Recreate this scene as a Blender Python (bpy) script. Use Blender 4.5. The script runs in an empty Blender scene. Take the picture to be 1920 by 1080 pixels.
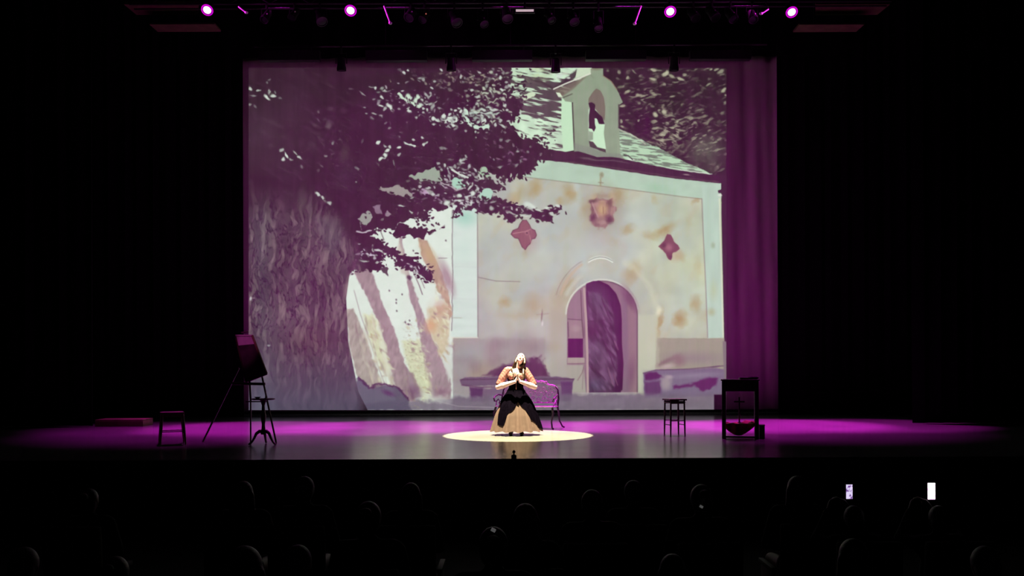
import bpy, bmesh, math, random
import numpy as np
from mathutils import Vector, Matrix, Euler

PI = math.pi
sc = bpy.context.scene
col = sc.collection

# ---------------------------------------------------------------- camera
F, CZ, UX, VY, ROLL = 1700.0, 1.42, 960.0, 683.0, math.radians(.25)
cam_d = bpy.data.cameras.new('camera'); cam = bpy.data.objects.new('camera', cam_d); col.objects.link(cam)
cam_d.sensor_width = 36; cam_d.lens = F/1920*36; cam_d.shift_y = (VY-540)/1920
cam_d.clip_end = 200
cam.location = (0, 0, CZ)
cam.rotation_euler = (Matrix.Rotation(PI/2, 3, 'X') @ Matrix.Rotation(-ROLL, 3, 'Z')).to_euler()
sc.camera = cam

def at(px, py, d):
    dx, dy = px-UX, py-VY
    a = dx*math.cos(ROLL)-dy*math.sin(ROLL); b = dx*math.sin(ROLL)+dy*math.cos(ROLL)
    return Vector((a*d/F, d, CZ-b*d/F))
def dep(px, py):                                  # depth of a point of the stage floor
    dx, dy = px-UX, py-VY
    return CZ*F/(dx*math.sin(ROLL)+dy*math.cos(ROLL))

# ---------------------------------------------------------------- world, exposure, lights
w = bpy.data.worlds.new('dark_hall'); sc.world = w; w.use_nodes = True
w.node_tree.nodes['Background'].inputs[0].default_value = (.6, .7, .9, 1)
w.node_tree.nodes['Background'].inputs[1].default_value = .0015
sc.view_settings.view_transform = 'Standard'; sc.view_settings.look = 'None'
sc.view_settings.exposure = 0; sc.view_settings.gamma = 1; sc.view_settings.use_curve_mapping = False

MAG = (1, .028, .90)
def spot(name, loc, tgt, power, colr, half, blend, size=.12):
    l = bpy.data.lights.new(name, 'SPOT'); l.energy = power; l.color = colr
    l.spot_size = 2*half; l.spot_blend = blend; l.shadow_soft_size = size
    o = bpy.data.objects.new(name, l); col.objects.link(o); o.location = loc
    o.rotation_euler = (Vector(tgt)-Vector(loc)).to_track_quat('-Z', 'Y').to_euler()
    return o
# follow spot, hung high above the singer
spot('follow_spot_light', (.11, 16.4, 12.6), (.11, 18.1, 0), 115000, (1, .93, .50), math.atan(1.5/12.7), .04, .03)
# magenta backlights hung above the frame, their pools overlap along the upstage floor
POOLS = [(-8.4, .07), (-5.9, .75), (-3.0, .9), (0, 1), (3.1, 1.05), (6.1, 1.1), (8.2, .3)]
for x, k in POOLS:
    spot('backlight_lamp', (x*.97, 24.0 if abs(x) < 8 else 22.0, 12.9), (x, 20.65, 0), 29000*k, MAG, math.atan(2.75/13.2), .6, .15)
# ---------------------------------------------------------------- the slide that is shown on the backdrop (drawn with numpy)
PX0, PY0, PX1, PY1, PS = 466.0, 127.0, 1362.0, 769.0, 2.0
def make_slide():
    rng = np.random.RandomState(7)
    W, H = int((PX1-PX0)*PS), int((PY1-PY0)*PS)
    X = PX0 + (np.arange(W)+.5)/PS; Y = PY0 + (np.arange(H)+.5)/PS
    X, Y = np.meshgrid(X.astype(np.float32), Y.astype(np.float32))
    img = np.zeros((H, W, 3), np.float32)
    def vnoise(u, v, seed):
        r = np.random.RandomState(seed).rand(256, 256).astype(np.float32)
        iu = np.floor(u).astype(int); iv = np.floor(v).astype(int)
        fu = u-iu; fv = v-iv; fu = fu*fu*(3-2*fu); fv = fv*fv*(3-2*fv)
        iu &= 255; iv &= 255; ju = (iu+1) & 255; jv = (iv+1) & 255
        return (r[iv, iu]*(1-fu)+r[iv, ju]*fu)*(1-fv)+(r[jv, iu]*(1-fu)+r[jv, ju]*fu)*fv
    def fbm(sx, sy, seed, ang=0., octs=3, x=None, y=None):
        x = X if x is None else x; y = Y if y is None else y
        c, s = math.cos(ang), math.sin(ang)
        u = (x*c+y*s)/sx; v = (-x*s+y*c)/sy
        t = 0; a = 1; tot = 0
        for k in range(octs):
            t = t+a*vnoise(u*2**k+17*k, v*2**k+5*k, seed+k); tot += a; a *= .5
        return t/tot
    WX = {1: (fbm(7, 7, 11, octs=2)-.5)*2, 2: (fbm(26, 26, 13, octs=2)-.5)*2}
    WY = {1: (fbm(7, 7, 21, octs=2)-.5)*2, 2: (fbm(26, 26, 23, octs=2)-.5)*2}
    def warp(sl, jag, big):
        x = X[sl]; y = Y[sl]
        if jag: x = x+jag*WX[1][sl]; y = y+jag*WY[1][sl]
        if big: x = x+big*WX[2][sl]; y = y+big*WY[2][sl]
        return x, y
    def box(pts, m):
        a = np.array(pts, float)
        x0 = max(0, int((a[:, 0].min()-m-PX0)*PS)); x1 = min(W, int((a[:, 0].max()+m-PX0)*PS)+1)
        y0 = max(0, int((a[:, 1].min()-m-PY0)*PS)); y1 = min(H, int((a[:, 1].max()+m-PY0)*PS)+1)
        return (slice(y0, max(y0, y1)), slice(x0, max(x0, x1)))
    def segd(x, y, pts, closed):
        d = np.full(x.shape, 1e9, np.float32); n = len(pts)
        for i in range(n if closed else n-1):
            ax, ay = pts[i]; bx, by = pts[(i+1) % n]
            vx, vy = bx-ax, by-ay; L = vx*vx+vy*vy+1e-6
            t = np.clip(((x-ax)*vx+(y-ay)*vy)/L, 0, 1)
            d = np.minimum(d, (x-ax-t*vx)**2+(y-ay-t*vy)**2)
        return np.sqrt(d)
    def mask(pts, soft=1., jag=0, big=0, margin=None):
        sl = box(pts, soft+jag+big+2); x, y = warp(sl, jag, big)
        d = segd(x, y, pts, True); ins = np.zeros(x.shape, bool); n = len(pts)
        for i in range(n):
            ax, ay = pts[i]; bx, by = pts[(i+1) % n]
            if ay == by: continue
            c = ((y < ay) != (y < by)) & (x < (bx-ax)*(y-ay)/(by-ay)+ax)
            ins ^= c
        d = np.where(ins, -d, d)
        return sl, np.clip(.5-d/soft, 0, 1)
    def put(sl, a, col):
        c = np.asarray(col, np.float32)
        if c.ndim == 3: c = c[sl]
        img[sl] = img[sl]*(1-a[..., None])+c*a[..., None]
    def poly(pts, col, a=1., soft=1., jag=0, big=0):
        sl, m = mask(pts, soft, jag, big)
        if m.size: put(sl, m*a, col)
    def line(pts, w, col, a=1., soft=1., jag=0, big=0):
        sl = box(pts, w+soft+jag+big+2); x, y = warp(sl, jag, big)
        if x.size: put(sl, np.clip(.5-(segd(x, y, pts, False)-w/2)/soft, 0, 1)*a, col)
    def blob(cx, cy, w, h, col, a=1., ang=0., soft=.45, jag=0):
        r = max(w, h)*.5*(1+soft)+jag+2; sl = box([(cx-r, cy-r), (cx+r, cy+r)], 0); x, y = warp(sl, jag, 0)
        if not x.size: return
        c, s = math.cos(math.radians(ang)), math.sin(math.radians(ang))
        u = ((x-cx)*c+(y-cy)*s)/(w*.5+.01); v = (-(x-cx)*s+(y-cy)*c)/(h*.5+.01)
        put(sl, np.clip((1+soft-np.sqrt(u*u+v*v))/(2*soft), 0, 1)*a, col)
    C = lambda *t: np.array(t, np.float32)
    n1 = fbm(60, 60, 31); n2 = fbm(14, 14, 37); n3 = fbm(3.5, 3.5, 41, octs=2)
    # far trees, top right
    img[:] = C(22, 22, 19)
    lf = fbm(11, 3.2, 51, -.35, 3); lf2 = fbm(8, 3, 57, .3, 3)
    zone = np.clip((X-1165)/30, 0, 1)
    t = np.clip((lf-.60)/.10, 0, 1)*zone*np.clip(n1*2.4-.7, 0, 1)
    img += t[..., None]*C(95, 92, 78)
    t = np.clip((lf2-.58)/.12, 0, 1)*np.clip(1-np.hypot((X-1250)/55, (Y-245)/50), 0, 1)*1.7
    img += np.clip(t, 0, 1)[..., None]*C(115, 110, 95)
    t = np.clip(1-np.hypot((X-1325)/45, (Y-285)/50), 0, 1)*(.5+n2)
    img += np.clip(t, 0, 1)[..., None]*C(58, 62, 52)
    poly([(1192, 215), (1218, 215), (1222, 262), (1198, 255), (1190, 240)], C(14, 8, 14), .8, 6)
    FT = """1161.5,136,6,8,0,.7;1139,132,5,5,0,.5;1177,145,5,8,20,.8;1189,134,12,3,50,.6;1158,147,6,4,-20,.45;1162,163,8,7,0,.5;1169,163,8,4,-30,.65;1177,172,11,6,-35,.9;1186,172,6,4,0,.5;1196,178,7,6,0,.8;1204,180,9,4,-10,.6;1184,181,8,3,10,.5;1198,193,6,5,0,.6;1208,191,10,3,15,.5;1225,131,13,6,10,.95;1236,132,12,3,0,.6;1224,148,13,5,18,.9;1247,139,14,8,-20,1;1251,135,6,9,0,.9;1260,143,12,6,35,.85;1276,148,15,6,25,.95;1284,140,8,6,0,.7;1267,154,12,3,0,.6;1246,159,6,5,0,.7;1256,158,10,3,10,.35;1225,176,14,5,22,.7;1236,177,6,3,0,.5;1261,181,10,4,-5,.7;1273,174,6,4,0,.4;1307,177,20,5,-28,.35;1329,158,12,4,-25,.75;1333,130,7,4,-30,.8;1343,130,10,4,-20,.8;1352,134,14,8,-30,.75;1357,169,12,6,-32,.9;1360,178,6,5,0,.7;1359,192,6,7,0,.6;1228,215,8,11,-35,1;1223,199,8,6,20,.5;1236,207,5,5,0,.7;1246,209,10,9,20,1;1252,216,20,5,10,.6;1226,228,13,6,0,.6;1229,241,12,5,-10,.8;1223,248,7,5,20,.5;1312,206,14,4,-15,.55;1295,221,11,5,5,.7;1295,213,12,3,0,.35;1276,225,18,3.5,-28,.6;1270,229,5,3,0,.6;1197,226,4,7,0,.8;1165,227,4,8,0,.8;1176,225,8,3,-10,.6;1166,237,7,4,10,.85;1167,198.5,11,4,-5,.9;1243,250,16,7,-15,.8;1268,254,8,4,0,.7;1250,233,8,4,20,.5;1264,238,14,4,-20,.5;1274,246,12,3,0,.5;1288,240,5,9,20,.3;1240,262,10,5,30,.6;1270,262,10,4,-10,.4;1213,202,4,6,0,.4;1180,213,6,4,20,.35;1203,216,5,4,0,.4;1329,148,5,5,0,.35;1354,212,5,8,20,.35;1303,228,5,5,0,.35;1216,275,8,4,-20,.5;1262,284,10,4,-40,.4"""
    for g in FT.split(";"):
        x, y, w, h, an, lv = map(float, g.split(","))
        blob(x, y, w, h*.95, C(190, 188, 160), lv*.9, an, .4, 1.6)
    rr0 = np.random.RandomState(5)
    for i in range(330):
        x = rr0.uniform(1150, 1360); y = rr0.uniform(127, 320); lv = rr0.uniform(.06, .42)*(1.5 if (x > 1215 and x < 1300 and 195 < y < 280) else 1)
        blob(x, y, rr0.uniform(4, 13), rr0.uniform(2.2, 4.5), C(150, 142, 122), lv, rr0.uniform(-45, 25), .5, 1.6)
    # roof
    roofn = fbm(24, 3.0, 61, .16, 3); roofn2 = fbm(14, 2.6, 67, .28, 2)
    dark = np.clip(1.25-np.hypot((X-1018)/62, (Y-195)/44), 0, 1)
    topd = np.clip(1-np.abs(Y-158)/22, 0, 1)
    lvl = .40+.30*dark+.20*topd
    s = np.clip((roofn*.75+roofn2*.25-(1-lvl))/.10, 0, 1)
    roof = C(196, 220, 194)*(1-s[..., None])+C(72, 66, 66)*s[..., None]
    roof = roof*(.9+.2*n2[..., None])
    poly([(930, 120), (1075, 120), (1110, 127), (1070, 175), (1060, 290), (1020, 284), (900, 262), (900, 200)], roof)
    gz = np.clip(1-np.hypot((X-1002)/48, (Y-137)/22), 0, 1)*np.clip((fbm(9, 4, 71, -.3)-.42)*5, 0, 1)
    img[:] = img*(1-gz[..., None]*.8)+C(190, 205, 160)*gz[..., None]*.8
    line([(985, 149), (1015, 154), (1036, 166)], 4, C(50, 40, 42), .8, 2, 1)
    poly([(1036, 165), (1082, 131), (1082, 145), (1045, 165)], C(48, 42, 44), .9, 3, 2)
    blob(1049, 142, 12, 9, C(205, 215, 205), 1, -30); blob(1066, 146, 7, 4, C(200, 200, 195)); blob(1060, 138, 10, 4, C(190, 195, 180))
    poly([(980, 178), (998, 172), (1006, 178), (995, 184), (984, 188), (972, 178)], C(200, 215, 185), 1, 1, 2)
    s2 = np.clip((fbm(16, 2.2, 63, .13, 3)-.50)/.07, 0, 1)*.62
    rr = C(176, 208, 176)*(1-s2[..., None])+C(66, 72, 64)*s2[..., None]
    poly([(1158, 240), (1178, 248), (1222, 272), (1235, 276), (1280, 302), (1318, 318), (1334, 327), (1290, 322), (1190, 306), (1158, 296)], rr, 1, 1, 1)
    line([(1160, 243), (1190, 256), (1210, 270)], 2, C(190, 190, 170), .8)
    line([(1190, 306), (1220, 311), (1262, 317), (1300, 322), (1335, 327)], 2.2, C(215, 225, 210), .9, 1, 1)
    blob(1183, 299, 14, 4, C(220, 230, 215), 1, 8); line([(1170, 291), (1178, 292), (1186, 299)], 2, C(40, 42, 40), .9)
    # facade
    vg = np.clip((Y-560)/200, 0, 1)[..., None]
    wall = C(176, 182, 170)*(1-vg)+C(158, 150, 150)*vg
    wall = wall*(.93+.14*n1[..., None])+(n2[..., None]-.5)*C(14, 12, 10)
    mott = fbm(34, 46, 83, .5, 3)
    wall = wall+np.clip((mott-.5)*4, -1, 1)[..., None]*C(4, 2, -4)+np.clip((X-1150)/150, 0, 1)[..., None]*C(4, 8, -6)
    och = np.clip((fbm(22, 34, 87, .6, 3)-.60)/.12, 0, 1)*.2
    wall = wall*(1-och[..., None])+C(176, 156, 122)*och[..., None]
    wall = wall+np.clip((fbm(20, 90, 81, -.1, 2)-.5), 0, 1)[..., None]*C(14, 22, 20)
    poly([(840, 290), (985, 296), (1075, 306), (1160, 319), (1260, 334), (1352, 343), (1353, 400), (1358, 640), (1362, 769), (840, 769)], wall)
    # pale hillside left of the chapel
    hill = C(214, 224, 214)+(n2[..., None]-.5)*C(10, 10, 12)
    poly([(640, 380), (849, 372), (849, 769), (640, 769)], hill)
    poly([(835, 300), (955, 340), (960, 380), (880, 400), (835, 385)], C(168, 172, 165), 1, 6)
    # stains
    oc = C(164, 140, 88)
    for (x, y, w, h, a, an) in [(1003, 352, 36, 20, .55, -60), (975, 360, 16, 26, .35, 20), (1068, 362, 26, 20, .6, 70), (1050, 378, 16, 12, .4, 0), (962, 378, 20, 26, .4, 20),
        (1160, 364, 22, 40, .45, 20), (1176, 430, 24, 16, .5, -30), (1150, 452, 18, 12, .25, 0), (1245, 432, 38, 16, .55, -30), (1098, 390, 18, 30, .35, 20), (1215, 440, 20, 14, .3, 0),
        (1290, 420, 14, 30, .2, 0), (1307, 372, 20, 7, .5, -50), (1226, 372, 10, 20, .3, -20), (1275, 480, 18, 16, .35, -20), (948, 566, 18, 16, .5, 0), (1000, 572, 32, 34, .42, 20), (1050, 560, 34, 60, .28, 25),
        (970, 592, 60, 12, .22, 0), (1275, 598, 22, 22, .7, -30), (1305, 570, 16, 26, .45, 0), (1236, 606, 8, 44, .6, 8), (1180, 520, 24, 30, .3, 30), (1070, 532, 30, 8, .35, -45), (985, 470, 26, 10, .25, -70),
        (1330, 585, 10, 26, .35, 20), (1340, 440, 10, 20, .2, 0), (1310, 500, 12, 30, .2, 0), (920, 690, 60, 26, .35, -20), (895, 690, 26, 40, .3, 0), (1040, 650, 20, 16, .3, 0), (1046, 610, 24, 50, .2, 10), (1190, 505, 20, 26, .35, 0)]:
        blob(x, y, w, h, oc, min(1, a*1.35), an, .75, 5)
    for (x, y, w, h, a) in [(1280, 440, 30, 70, .3), (1110, 520, 50, 30, .35), (1200, 400, 60, 40, .2), (1130, 460, 100, 60, .25), (980, 510, 110, 40, .25), (930, 640, 60, 60, .3)]:
        blob(x, y, w, h, C(178, 192, 192), a, 0, .9)
    for (x, y, w, h, a) in [(1130, 450, 60, 30, .3), (900, 580, 30, 140, .35), (1020, 560, 60, 40, .25), (1300, 360, 30, 60, .3), (1010, 620, 160, 60, .25)]:
        blob(x, y, w, h, C(176, 158, 160), a, 0, .9)
    line([(897, 520), (930, 527), (975, 528)], 1.6, C(120, 108, 110), .7, 1.5)
    line([(968, 634), (1010, 636), (1040, 636)], 1.4, C(190, 185, 180), .7, 1.5)
    line([(895, 400), (896, 632)], 2.2, C(120, 108, 112), .6, 2)
    blob(1016, 592, 3, 22, C(120, 90, 95), .6, 5); blob(1017, 607, 3, 9, C(215, 205, 205), .9)
    line([(1006, 590), (1030, 588)], 1.5, C(120, 95, 100), .5, 1.5)
    # lower dado, darker
    poly([(849, 634), (1022, 634), (1024, 700), (1020, 740), (849, 740)], C(146, 134, 134), .5, 6, 3)
    blob(880, 668, 44, 34, C(150, 160, 158), .6, 0, .8); blob(925, 655, 24, 40, C(140, 112, 120), .5, 20, .8); blob(985, 650, 70, 40, C(134, 118, 118), .45, 0, .8)
    for i in range(26):
        blob(rng.uniform(855, 1030), rng.uniform(640, 735), rng.uniform(14, 40), rng.uniform(8, 22), C(150, 144, 140) if i%2 else C(126, 108, 112), .3, rng.uniform(-50, 10), .8, 3)
    poly([(1230, 634), (1362, 634), (1362, 700), (1229, 694)], C(146, 140, 122), .85, 2, 1)
    blob(1300, 672, 90, 20, C(128, 112, 122), .5, 0, .8); blob(1248, 678, 40, 8, C(116, 84, 92), .6, -25, .7); blob(1273, 676, 20, 20, C(128, 92, 98), .6, 0, .7)
    blob(1251, 687, 24, 8, C(182, 160, 160), .8, -10, .6); blob(1340, 688, 20, 4, C(100, 80, 95), .6, -10)
    # white frame of the gable and the pilasters
    fr = C(172, 196, 176)*(.95+.1*n2[..., None])
    poly([(985, 296), (1075, 306), (1160, 319), (1260, 334), (1352, 343), (1352, 372), (1316, 372), (1280, 368), (1160, 352), (1060, 341), (977, 331), (960, 325), (975, 310)], fr, 1, 1.4)
    blob(1230, 352, 40, 14, C(148, 190, 158), .5, 8, .8); line([(977, 331), (1060, 341), (1160, 353), (1280, 369), (1317, 373)], 1.6, C(118, 112, 98), .6, 1.5)
    pil = C(178, 200, 184)*(.96+.08*fbm(8, 40, 91, 0, 2)[..., None])
    poly([(1316, 345), (1351, 345), (1349, 375), (1352, 470), (1356, 633), (1327, 634), (1323, 520), (1320, 450)], pil, 1, 1.2)
    line([(1316, 373), (1319, 450), (1323, 530), (1327, 632)], 2.2, C(120, 106, 108), .55, 2)
    line([(1349, 372), (1350, 420), (1352, 480), (1354, 560), (1356, 632)], 2, C(228, 226, 200), .8, 1.2)
    blob(1337, 460, 7, 10, C(140, 150, 124), .6, 0, .7); blob(1338, 545, 14, 30, C(176, 180, 130), .4, 0, .8); blob(1334, 585, 12, 12, C(160, 150, 100), .5, -30, .8)
    lp = C(202, 216, 208)*(.97+.06*fbm(40, 9, 95, 0, 2)[..., None])
    poly([(849, 385), (894, 385), (895, 632), (846, 632), (848, 520)], lp, 1, 1.3)
    blob(872, 408, 34, 26, C(150, 202, 184), .75, 0, .8); blob(868, 470, 26, 30, C(186, 212, 200), .4, 0, .9)
    line([(848, 395), (848, 470), (849, 530), (847, 620)], 1.8, C(122, 118, 118), .85, 1.2, 1)
    line([(846, 633), (896, 633)], 1.6, C(225, 222, 205), .8, 1); line([(848, 596), (866, 596)], 1.6, C(160, 165, 150), .7)
    for y in (500, 560): line([(850, y), (893, y+1)], 1, C(170, 176, 172), .5, 1.5)
    # right margin beside the wall, downpipe
    poly([(1355, 343), (1366, 338), (1366, 770), (1361, 770), (1357, 560), (1353, 400)], C(34, 26, 32), 1, 1.5)
    poly([(1355, 640), (1362, 640), (1362, 730), (1358, 730)], C(120, 112, 112), 1, 1)
    line([(1365, 628), (1364, 730)], 4.4, C(158, 138, 140), 1, 1.4)
    poly([(1346, 357), (1353, 355), (1353, 362), (1347, 362)], C(40, 34, 38)); blob(1350, 366, 8, 4, C(220, 220, 210))
    # niche relief, star ornaments
    for (x, y, w, h, a) in [(1130, 392, 60, 74, .45)]: blob(x, y, w, h, C(150, 120, 90), a, 0, .7, 4)
    blob(1112, 372, 12, 16, C(196, 172, 130), .6, 20, .7, 3); blob(1148, 370, 9, 20, C(200, 180, 140), .6, -10, .7, 3); blob(1130, 366, 30, 8, C(140, 112, 88), .5, 0, .8, 3)
    poly([(1106, 376), (1112, 372), (1150, 372), (1156, 392), (1152, 414), (1142, 420), (1136, 430), (1126, 430), (1110, 418), (1106, 398)], C(140, 98, 98), .8, 4, 7)
    blob(1112, 408, 12, 14, C(88, 50, 66), .85, 0, .6, 2); blob(1143, 412, 12, 15, C(86, 48, 62), .85, 0, .6, 2); blob(1110, 377, 14, 8, C(90, 66, 62), .8, -10, .5, 2); blob(1143, 380, 10, 12, C(104, 72, 66), .7, 0, .6, 2)
    for (qx, qy, qw, qh, qc, qa) in [(1118, 384, 8, 12, C(176, 136, 130), 30), (1139, 388, 7, 14, C(118, 80, 80), -20), (1122, 404, 9, 8, C(170, 128, 122), 0), (1136, 404, 10, 7, C(112, 72, 78), 20), (1148, 396, 6, 16, C(168, 132, 120), 0), (1128, 378, 14, 5, C(178, 146, 120), 0), (1130, 418, 14, 8, C(172, 138, 134), 0), (1109, 394, 5, 14, C(110, 72, 76), 10), (1120, 420, 8, 6, C(120, 86, 88), 30)]: blob(qx, qy, qw, qh, qc, .75, qa, .5, 3)
    blob(1129, 393, 18, 22, C(196, 162, 116), .9, 0, .6, 2); line([(1131, 388), (1131, 400)], 1.4, C(120, 88, 70), .8); line([(1110, 380), (1121, 407)], 2, C(186, 150, 150), .7); line([(1153, 378), (1152, 400)], 2.4, C(176, 142, 140), .6)
    blob(1128, 328, 8, 10, C(140, 132, 104), .8, 0, .5); line([(1126, 334), (1126, 348)], 3, C(146, 132, 92), .6, 2); line([(1122, 342), (1131, 343)], 1.4, C(120, 96, 84), .7)
    st = [(980, 413), (987, 413), (993, 422), (996, 429), (1003, 432), (1006, 441), (1003, 447), (997, 448), (994, 457), (990, 460), (985, 468), (979, 463), (972, 447), (965, 446), (958, 439), (962, 432), (972, 428), (975, 420)]
    blob(992, 452, 34, 38, C(170, 146, 138), .5, 0, .6)
    poly(st, C(134, 84, 92), 1, 1.4); line(st+[st[0]], 1.6, C(90, 52, 62), .85, 1.2)
    line([(962, 438), (985, 434), (995, 430)], 1.8, C(186, 132, 138), .8); line([(993, 441), (996, 455)], 1.8, C(176, 124, 130), .8); blob(988, 437, 7, 7, C(180, 126, 134), .9); blob(988, 437, 3.6, 3.6, C(78, 40, 52))
    st = [(1251, 439), (1258, 440), (1264, 453), (1272, 460), (1275, 466), (1268, 472), (1262, 474), (1258, 488), (1253, 486), (1248, 476), (1242, 469), (1234, 462), (1241, 455), (1246, 450)]
    blob(1266, 478, 24, 22, C(184, 160, 130), .5, 0, .6)
    poly(st, C(118, 70, 80), 1, 1.8, 1); blob(1254, 464, 12, 12, C(160, 106, 116), .9, 0, .7); blob(1245, 460, 8, 8, C(88, 48, 60), .8, 0, .6); blob(1257, 482, 6, 7, C(88, 48, 62), .8, 0, .6)
    # arch mouldings round the door
    def arch(cx, cy, rx, ry, a0, a1, n=18): return [(cx+rx*math.cos(math.radians(a0+(a1-a0)*i/n)), cy-ry*math.sin(math.radians(a0+(a1-a0)*i/n))) for i in range(n+1)]
    line(arch(1130, 590, 84, 106, 118, 158), 5, C(192, 166, 140), .75, 4); line(arch(1130, 590, 93, 110, 115, 160), 1.4, C(140, 118, 110), .6, 2)
    line(arch(1130, 600, 78, 96, 120, 150), 6, C(196, 200, 184), .6, 6)
    line(arch(1120, 590, 112, 112, 0, 62), 6, C(204, 206, 178), .6, 8, 3, 3); line([(1232, 590), (1233, 690)], 4, C(204, 206, 180), .4, 6, 3); blob(1236, 582, 10, 14, C(226, 222, 190), .8, 0, .6, 3)
    line(arch(1126, 590, 60, 106, 68, 112), 2, C(232, 238, 228), .9, 1.4); line(arch(1126, 590, 60, 110, 70, 110), 1.6, C(216, 224, 214), .7, 1.4); line(arch(1126, 590, 60, 108, 70, 110), 1.3, C(120, 134, 128), .7, 1.2)
    poly([(1030, 575), (1062, 590), (1062, 735), (1050, 735), (1030, 700)], C(166, 160, 144), .6, 8)
    poly([(1196, 590), (1232, 590), (1229, 694), (1205, 694), (1204, 736), (1196, 736)], C(188, 192, 166), .75, 5)
    op = [(1063, 736), (1063, 590)]+arch(1129, 591, 66, 64, 180, 0, 20)[1:-1]+[(1195, 590), (1195, 736)]
    line(arch(1129, 591, 68, 67, 178, 10), 2.4, C(214, 214, 202), .85, 1.6)
    poly(op, C(134, 108, 118), 1, 1.2)
    poly([(1166, 560), (1182, 560), (1186, 736), (1166, 736)], C(120, 98, 112), .8, 4); poly([(1176, 560), (1190, 570), (1193, 736), (1180, 736)], C(142, 112, 116), .7, 4)
    blob(1180, 560, 16, 44, C(100, 66, 86), .8, -30, .6); line(op[-1:]+op[-2:-14:-1], 2, C(84, 58, 70), .8, 1.6); blob(1184, 700, 12, 50, C(104, 72, 92), .6, 5, .7)
    dd = [(1099, 736), (1099, 532), (1112, 527), (1124, 527), (1140, 534), (1153, 550), (1161, 570), (1164, 600), (1164, 640), (1167, 680), (1164, 736)]
    poly(dd, C(58, 26, 56), 1, 1.4)
    dn = fbm(16, 5, 101, 1.05, 3)
    poly([(1101, 545), (1120, 550), (1140, 566), (1152, 590), (1156, 640), (1158, 700), (1150, 734), (1101, 734)], C(88, 66, 88)*(.25+1.4*dn[..., None]), .9, 5)
    blob(1122, 560, 26, 40, C(88, 76, 96), .6, -20, .8); blob(1112, 620, 24, 30, C(66, 34, 58), .8, 0, .8); blob(1118, 660, 26, 40, C(98, 84, 104), .5, 0, .8); blob(1116, 722, 30, 22, C(92, 84, 112), .6, 0, .8)
    line([(1101, 603), (1117, 602), (1134, 600)], 1.8, C(56, 36, 48), .8)
    for l in ([(1128, 560), (1140, 590), (1146, 602)], [(1130, 605), (1145, 630), (1158, 658)], [(1128, 635), (1142, 660), (1150, 685), (1160, 705)], [(1140, 655), (1156, 672)], [(1122, 700), (1135, 712)], [(1150, 700), (1158, 730)]): line(l, 2, C(50, 24, 46), .8, 2)
    for l in ([(1153, 640), (1159, 656)], [(1150, 700), (1158, 722)], [(1140, 690), (1150, 722)]): line(l, 1.8, C(140, 96, 118), .7, 2)
    line([(1122, 528), (1140, 536), (1154, 552), (1162, 574), (1164, 600), (1164, 642), (1167, 682), (1165, 730)], 4, C(48, 14, 44), .9, 1.6)
    poly([(1064, 588), (1067, 570), (1076, 554), (1088, 543), (1092, 541), (1093, 604), (1066, 598)], C(140, 116, 124), 1, 1.2)
    poly([(1065, 600), (1093, 601), (1093, 634), (1065, 634)], C(146, 122, 126), 1, 1); blob(1080, 616, 16, 12, C(164, 142, 142), .7)
    line([(1065, 598), (1092, 600)], 1.5, C(96, 70, 84), .9); line([(1065, 604), (1066, 632)], 2, C(92, 66, 80), .8); line([(1089, 545), (1091, 600), (1094, 634)], 2, C(92, 66, 74), .8)
    poly([(1065, 635), (1093, 635), (1093, 670), (1065, 670)], C(72, 18, 66), 1, 1.2); line([(1078, 637), (1078, 668)], 1, C(92, 40, 84), .7); line([(1065, 652), (1093, 652)], 1, C(92, 40, 84), .5)
    poly([(1064, 671), (1096, 671), (1096, 681), (1064, 681)], C(164, 150, 142), 1, 1); line([(1064, 682), (1096, 681)], 1.4, C(128, 100, 106), .9)
    poly([(1058, 684), (1094, 684), (1099, 736), (1066, 736)], C(162, 156, 146), 1, 3); line([(1083, 713), (1091, 700), (1094, 690)], 1.6, C(120, 92, 92), .7); line([(1094, 686), (1092, 730)], 1.4, C(118, 98, 100), .6)
    line([(1095, 541), (1099, 600), (1101, 660), (1102, 735)], 4.6, C(176, 152, 148), 1, 1.2)
    line([(1064, 737), (1196, 736)], 1.4, C(190, 180, 180), .5, 1)
    # stone benches
    poly([(1006, 672), (1012, 672), (1022, 690), (1030, 707), (955, 708), (925, 706), (940, 690), (960, 682), (980, 676)], C(66, 26, 58), .85, 9, 6)
    poly([(905, 704), (945, 682), (960, 690), (950, 708)], C(74, 40, 66), .8, 5, 3)
    poly([(862, 712), (872, 707), (960, 706), (1040, 706), (1078, 710), (1074, 717), (1066, 721), (960, 722), (874, 724), (864, 720)], C(102, 82, 104), 1, 1.6, 1)
    line([(864, 712), (960, 710), (1076, 711)], 1.8, C(74, 50, 70), .8, 1.6); line([(866, 722), (900, 726), (1070, 722)], 2, C(74, 36, 70), .7, 2)
    poly([(880, 726), (906, 728), (906, 752), (882, 752)], C(76, 40, 82), .9, 5, 2); poly([(1052, 716), (1074, 716), (1072, 752), (1052, 752)], C(84, 50, 92), .9, 3, 1)
    poly([(906, 728), (1052, 724), (1052, 752), (906, 752)], C(92, 66, 98), .7, 5, 3)
    poly([(1206, 699), (1228, 693), (1280, 692), (1340, 690), (1358, 693), (1358, 742), (1208, 746)], C(110, 96, 122), .9, 2, 1)
    poly([(1209, 700), (1232, 698), (1246, 708), (1226, 712), (1210, 712)], C(72, 22, 72), .85, 4, 2); poly([(1208, 716), (1238, 714), (1240, 740), (1210, 742)], C(82, 44, 86), .8, 5, 2)
    blob(1249, 718, 20, 26, C(158, 144, 148), .9, 0, .5, 2); blob(1255, 707, 12, 6, C(176, 158, 160), .9, 0, .6)
    poly([(1262, 724), (1300, 718), (1330, 707), (1346, 708), (1344, 722), (1318, 734), (1300, 724), (1264, 730)], C(82, 20, 76), .8, 5, 3)
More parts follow.
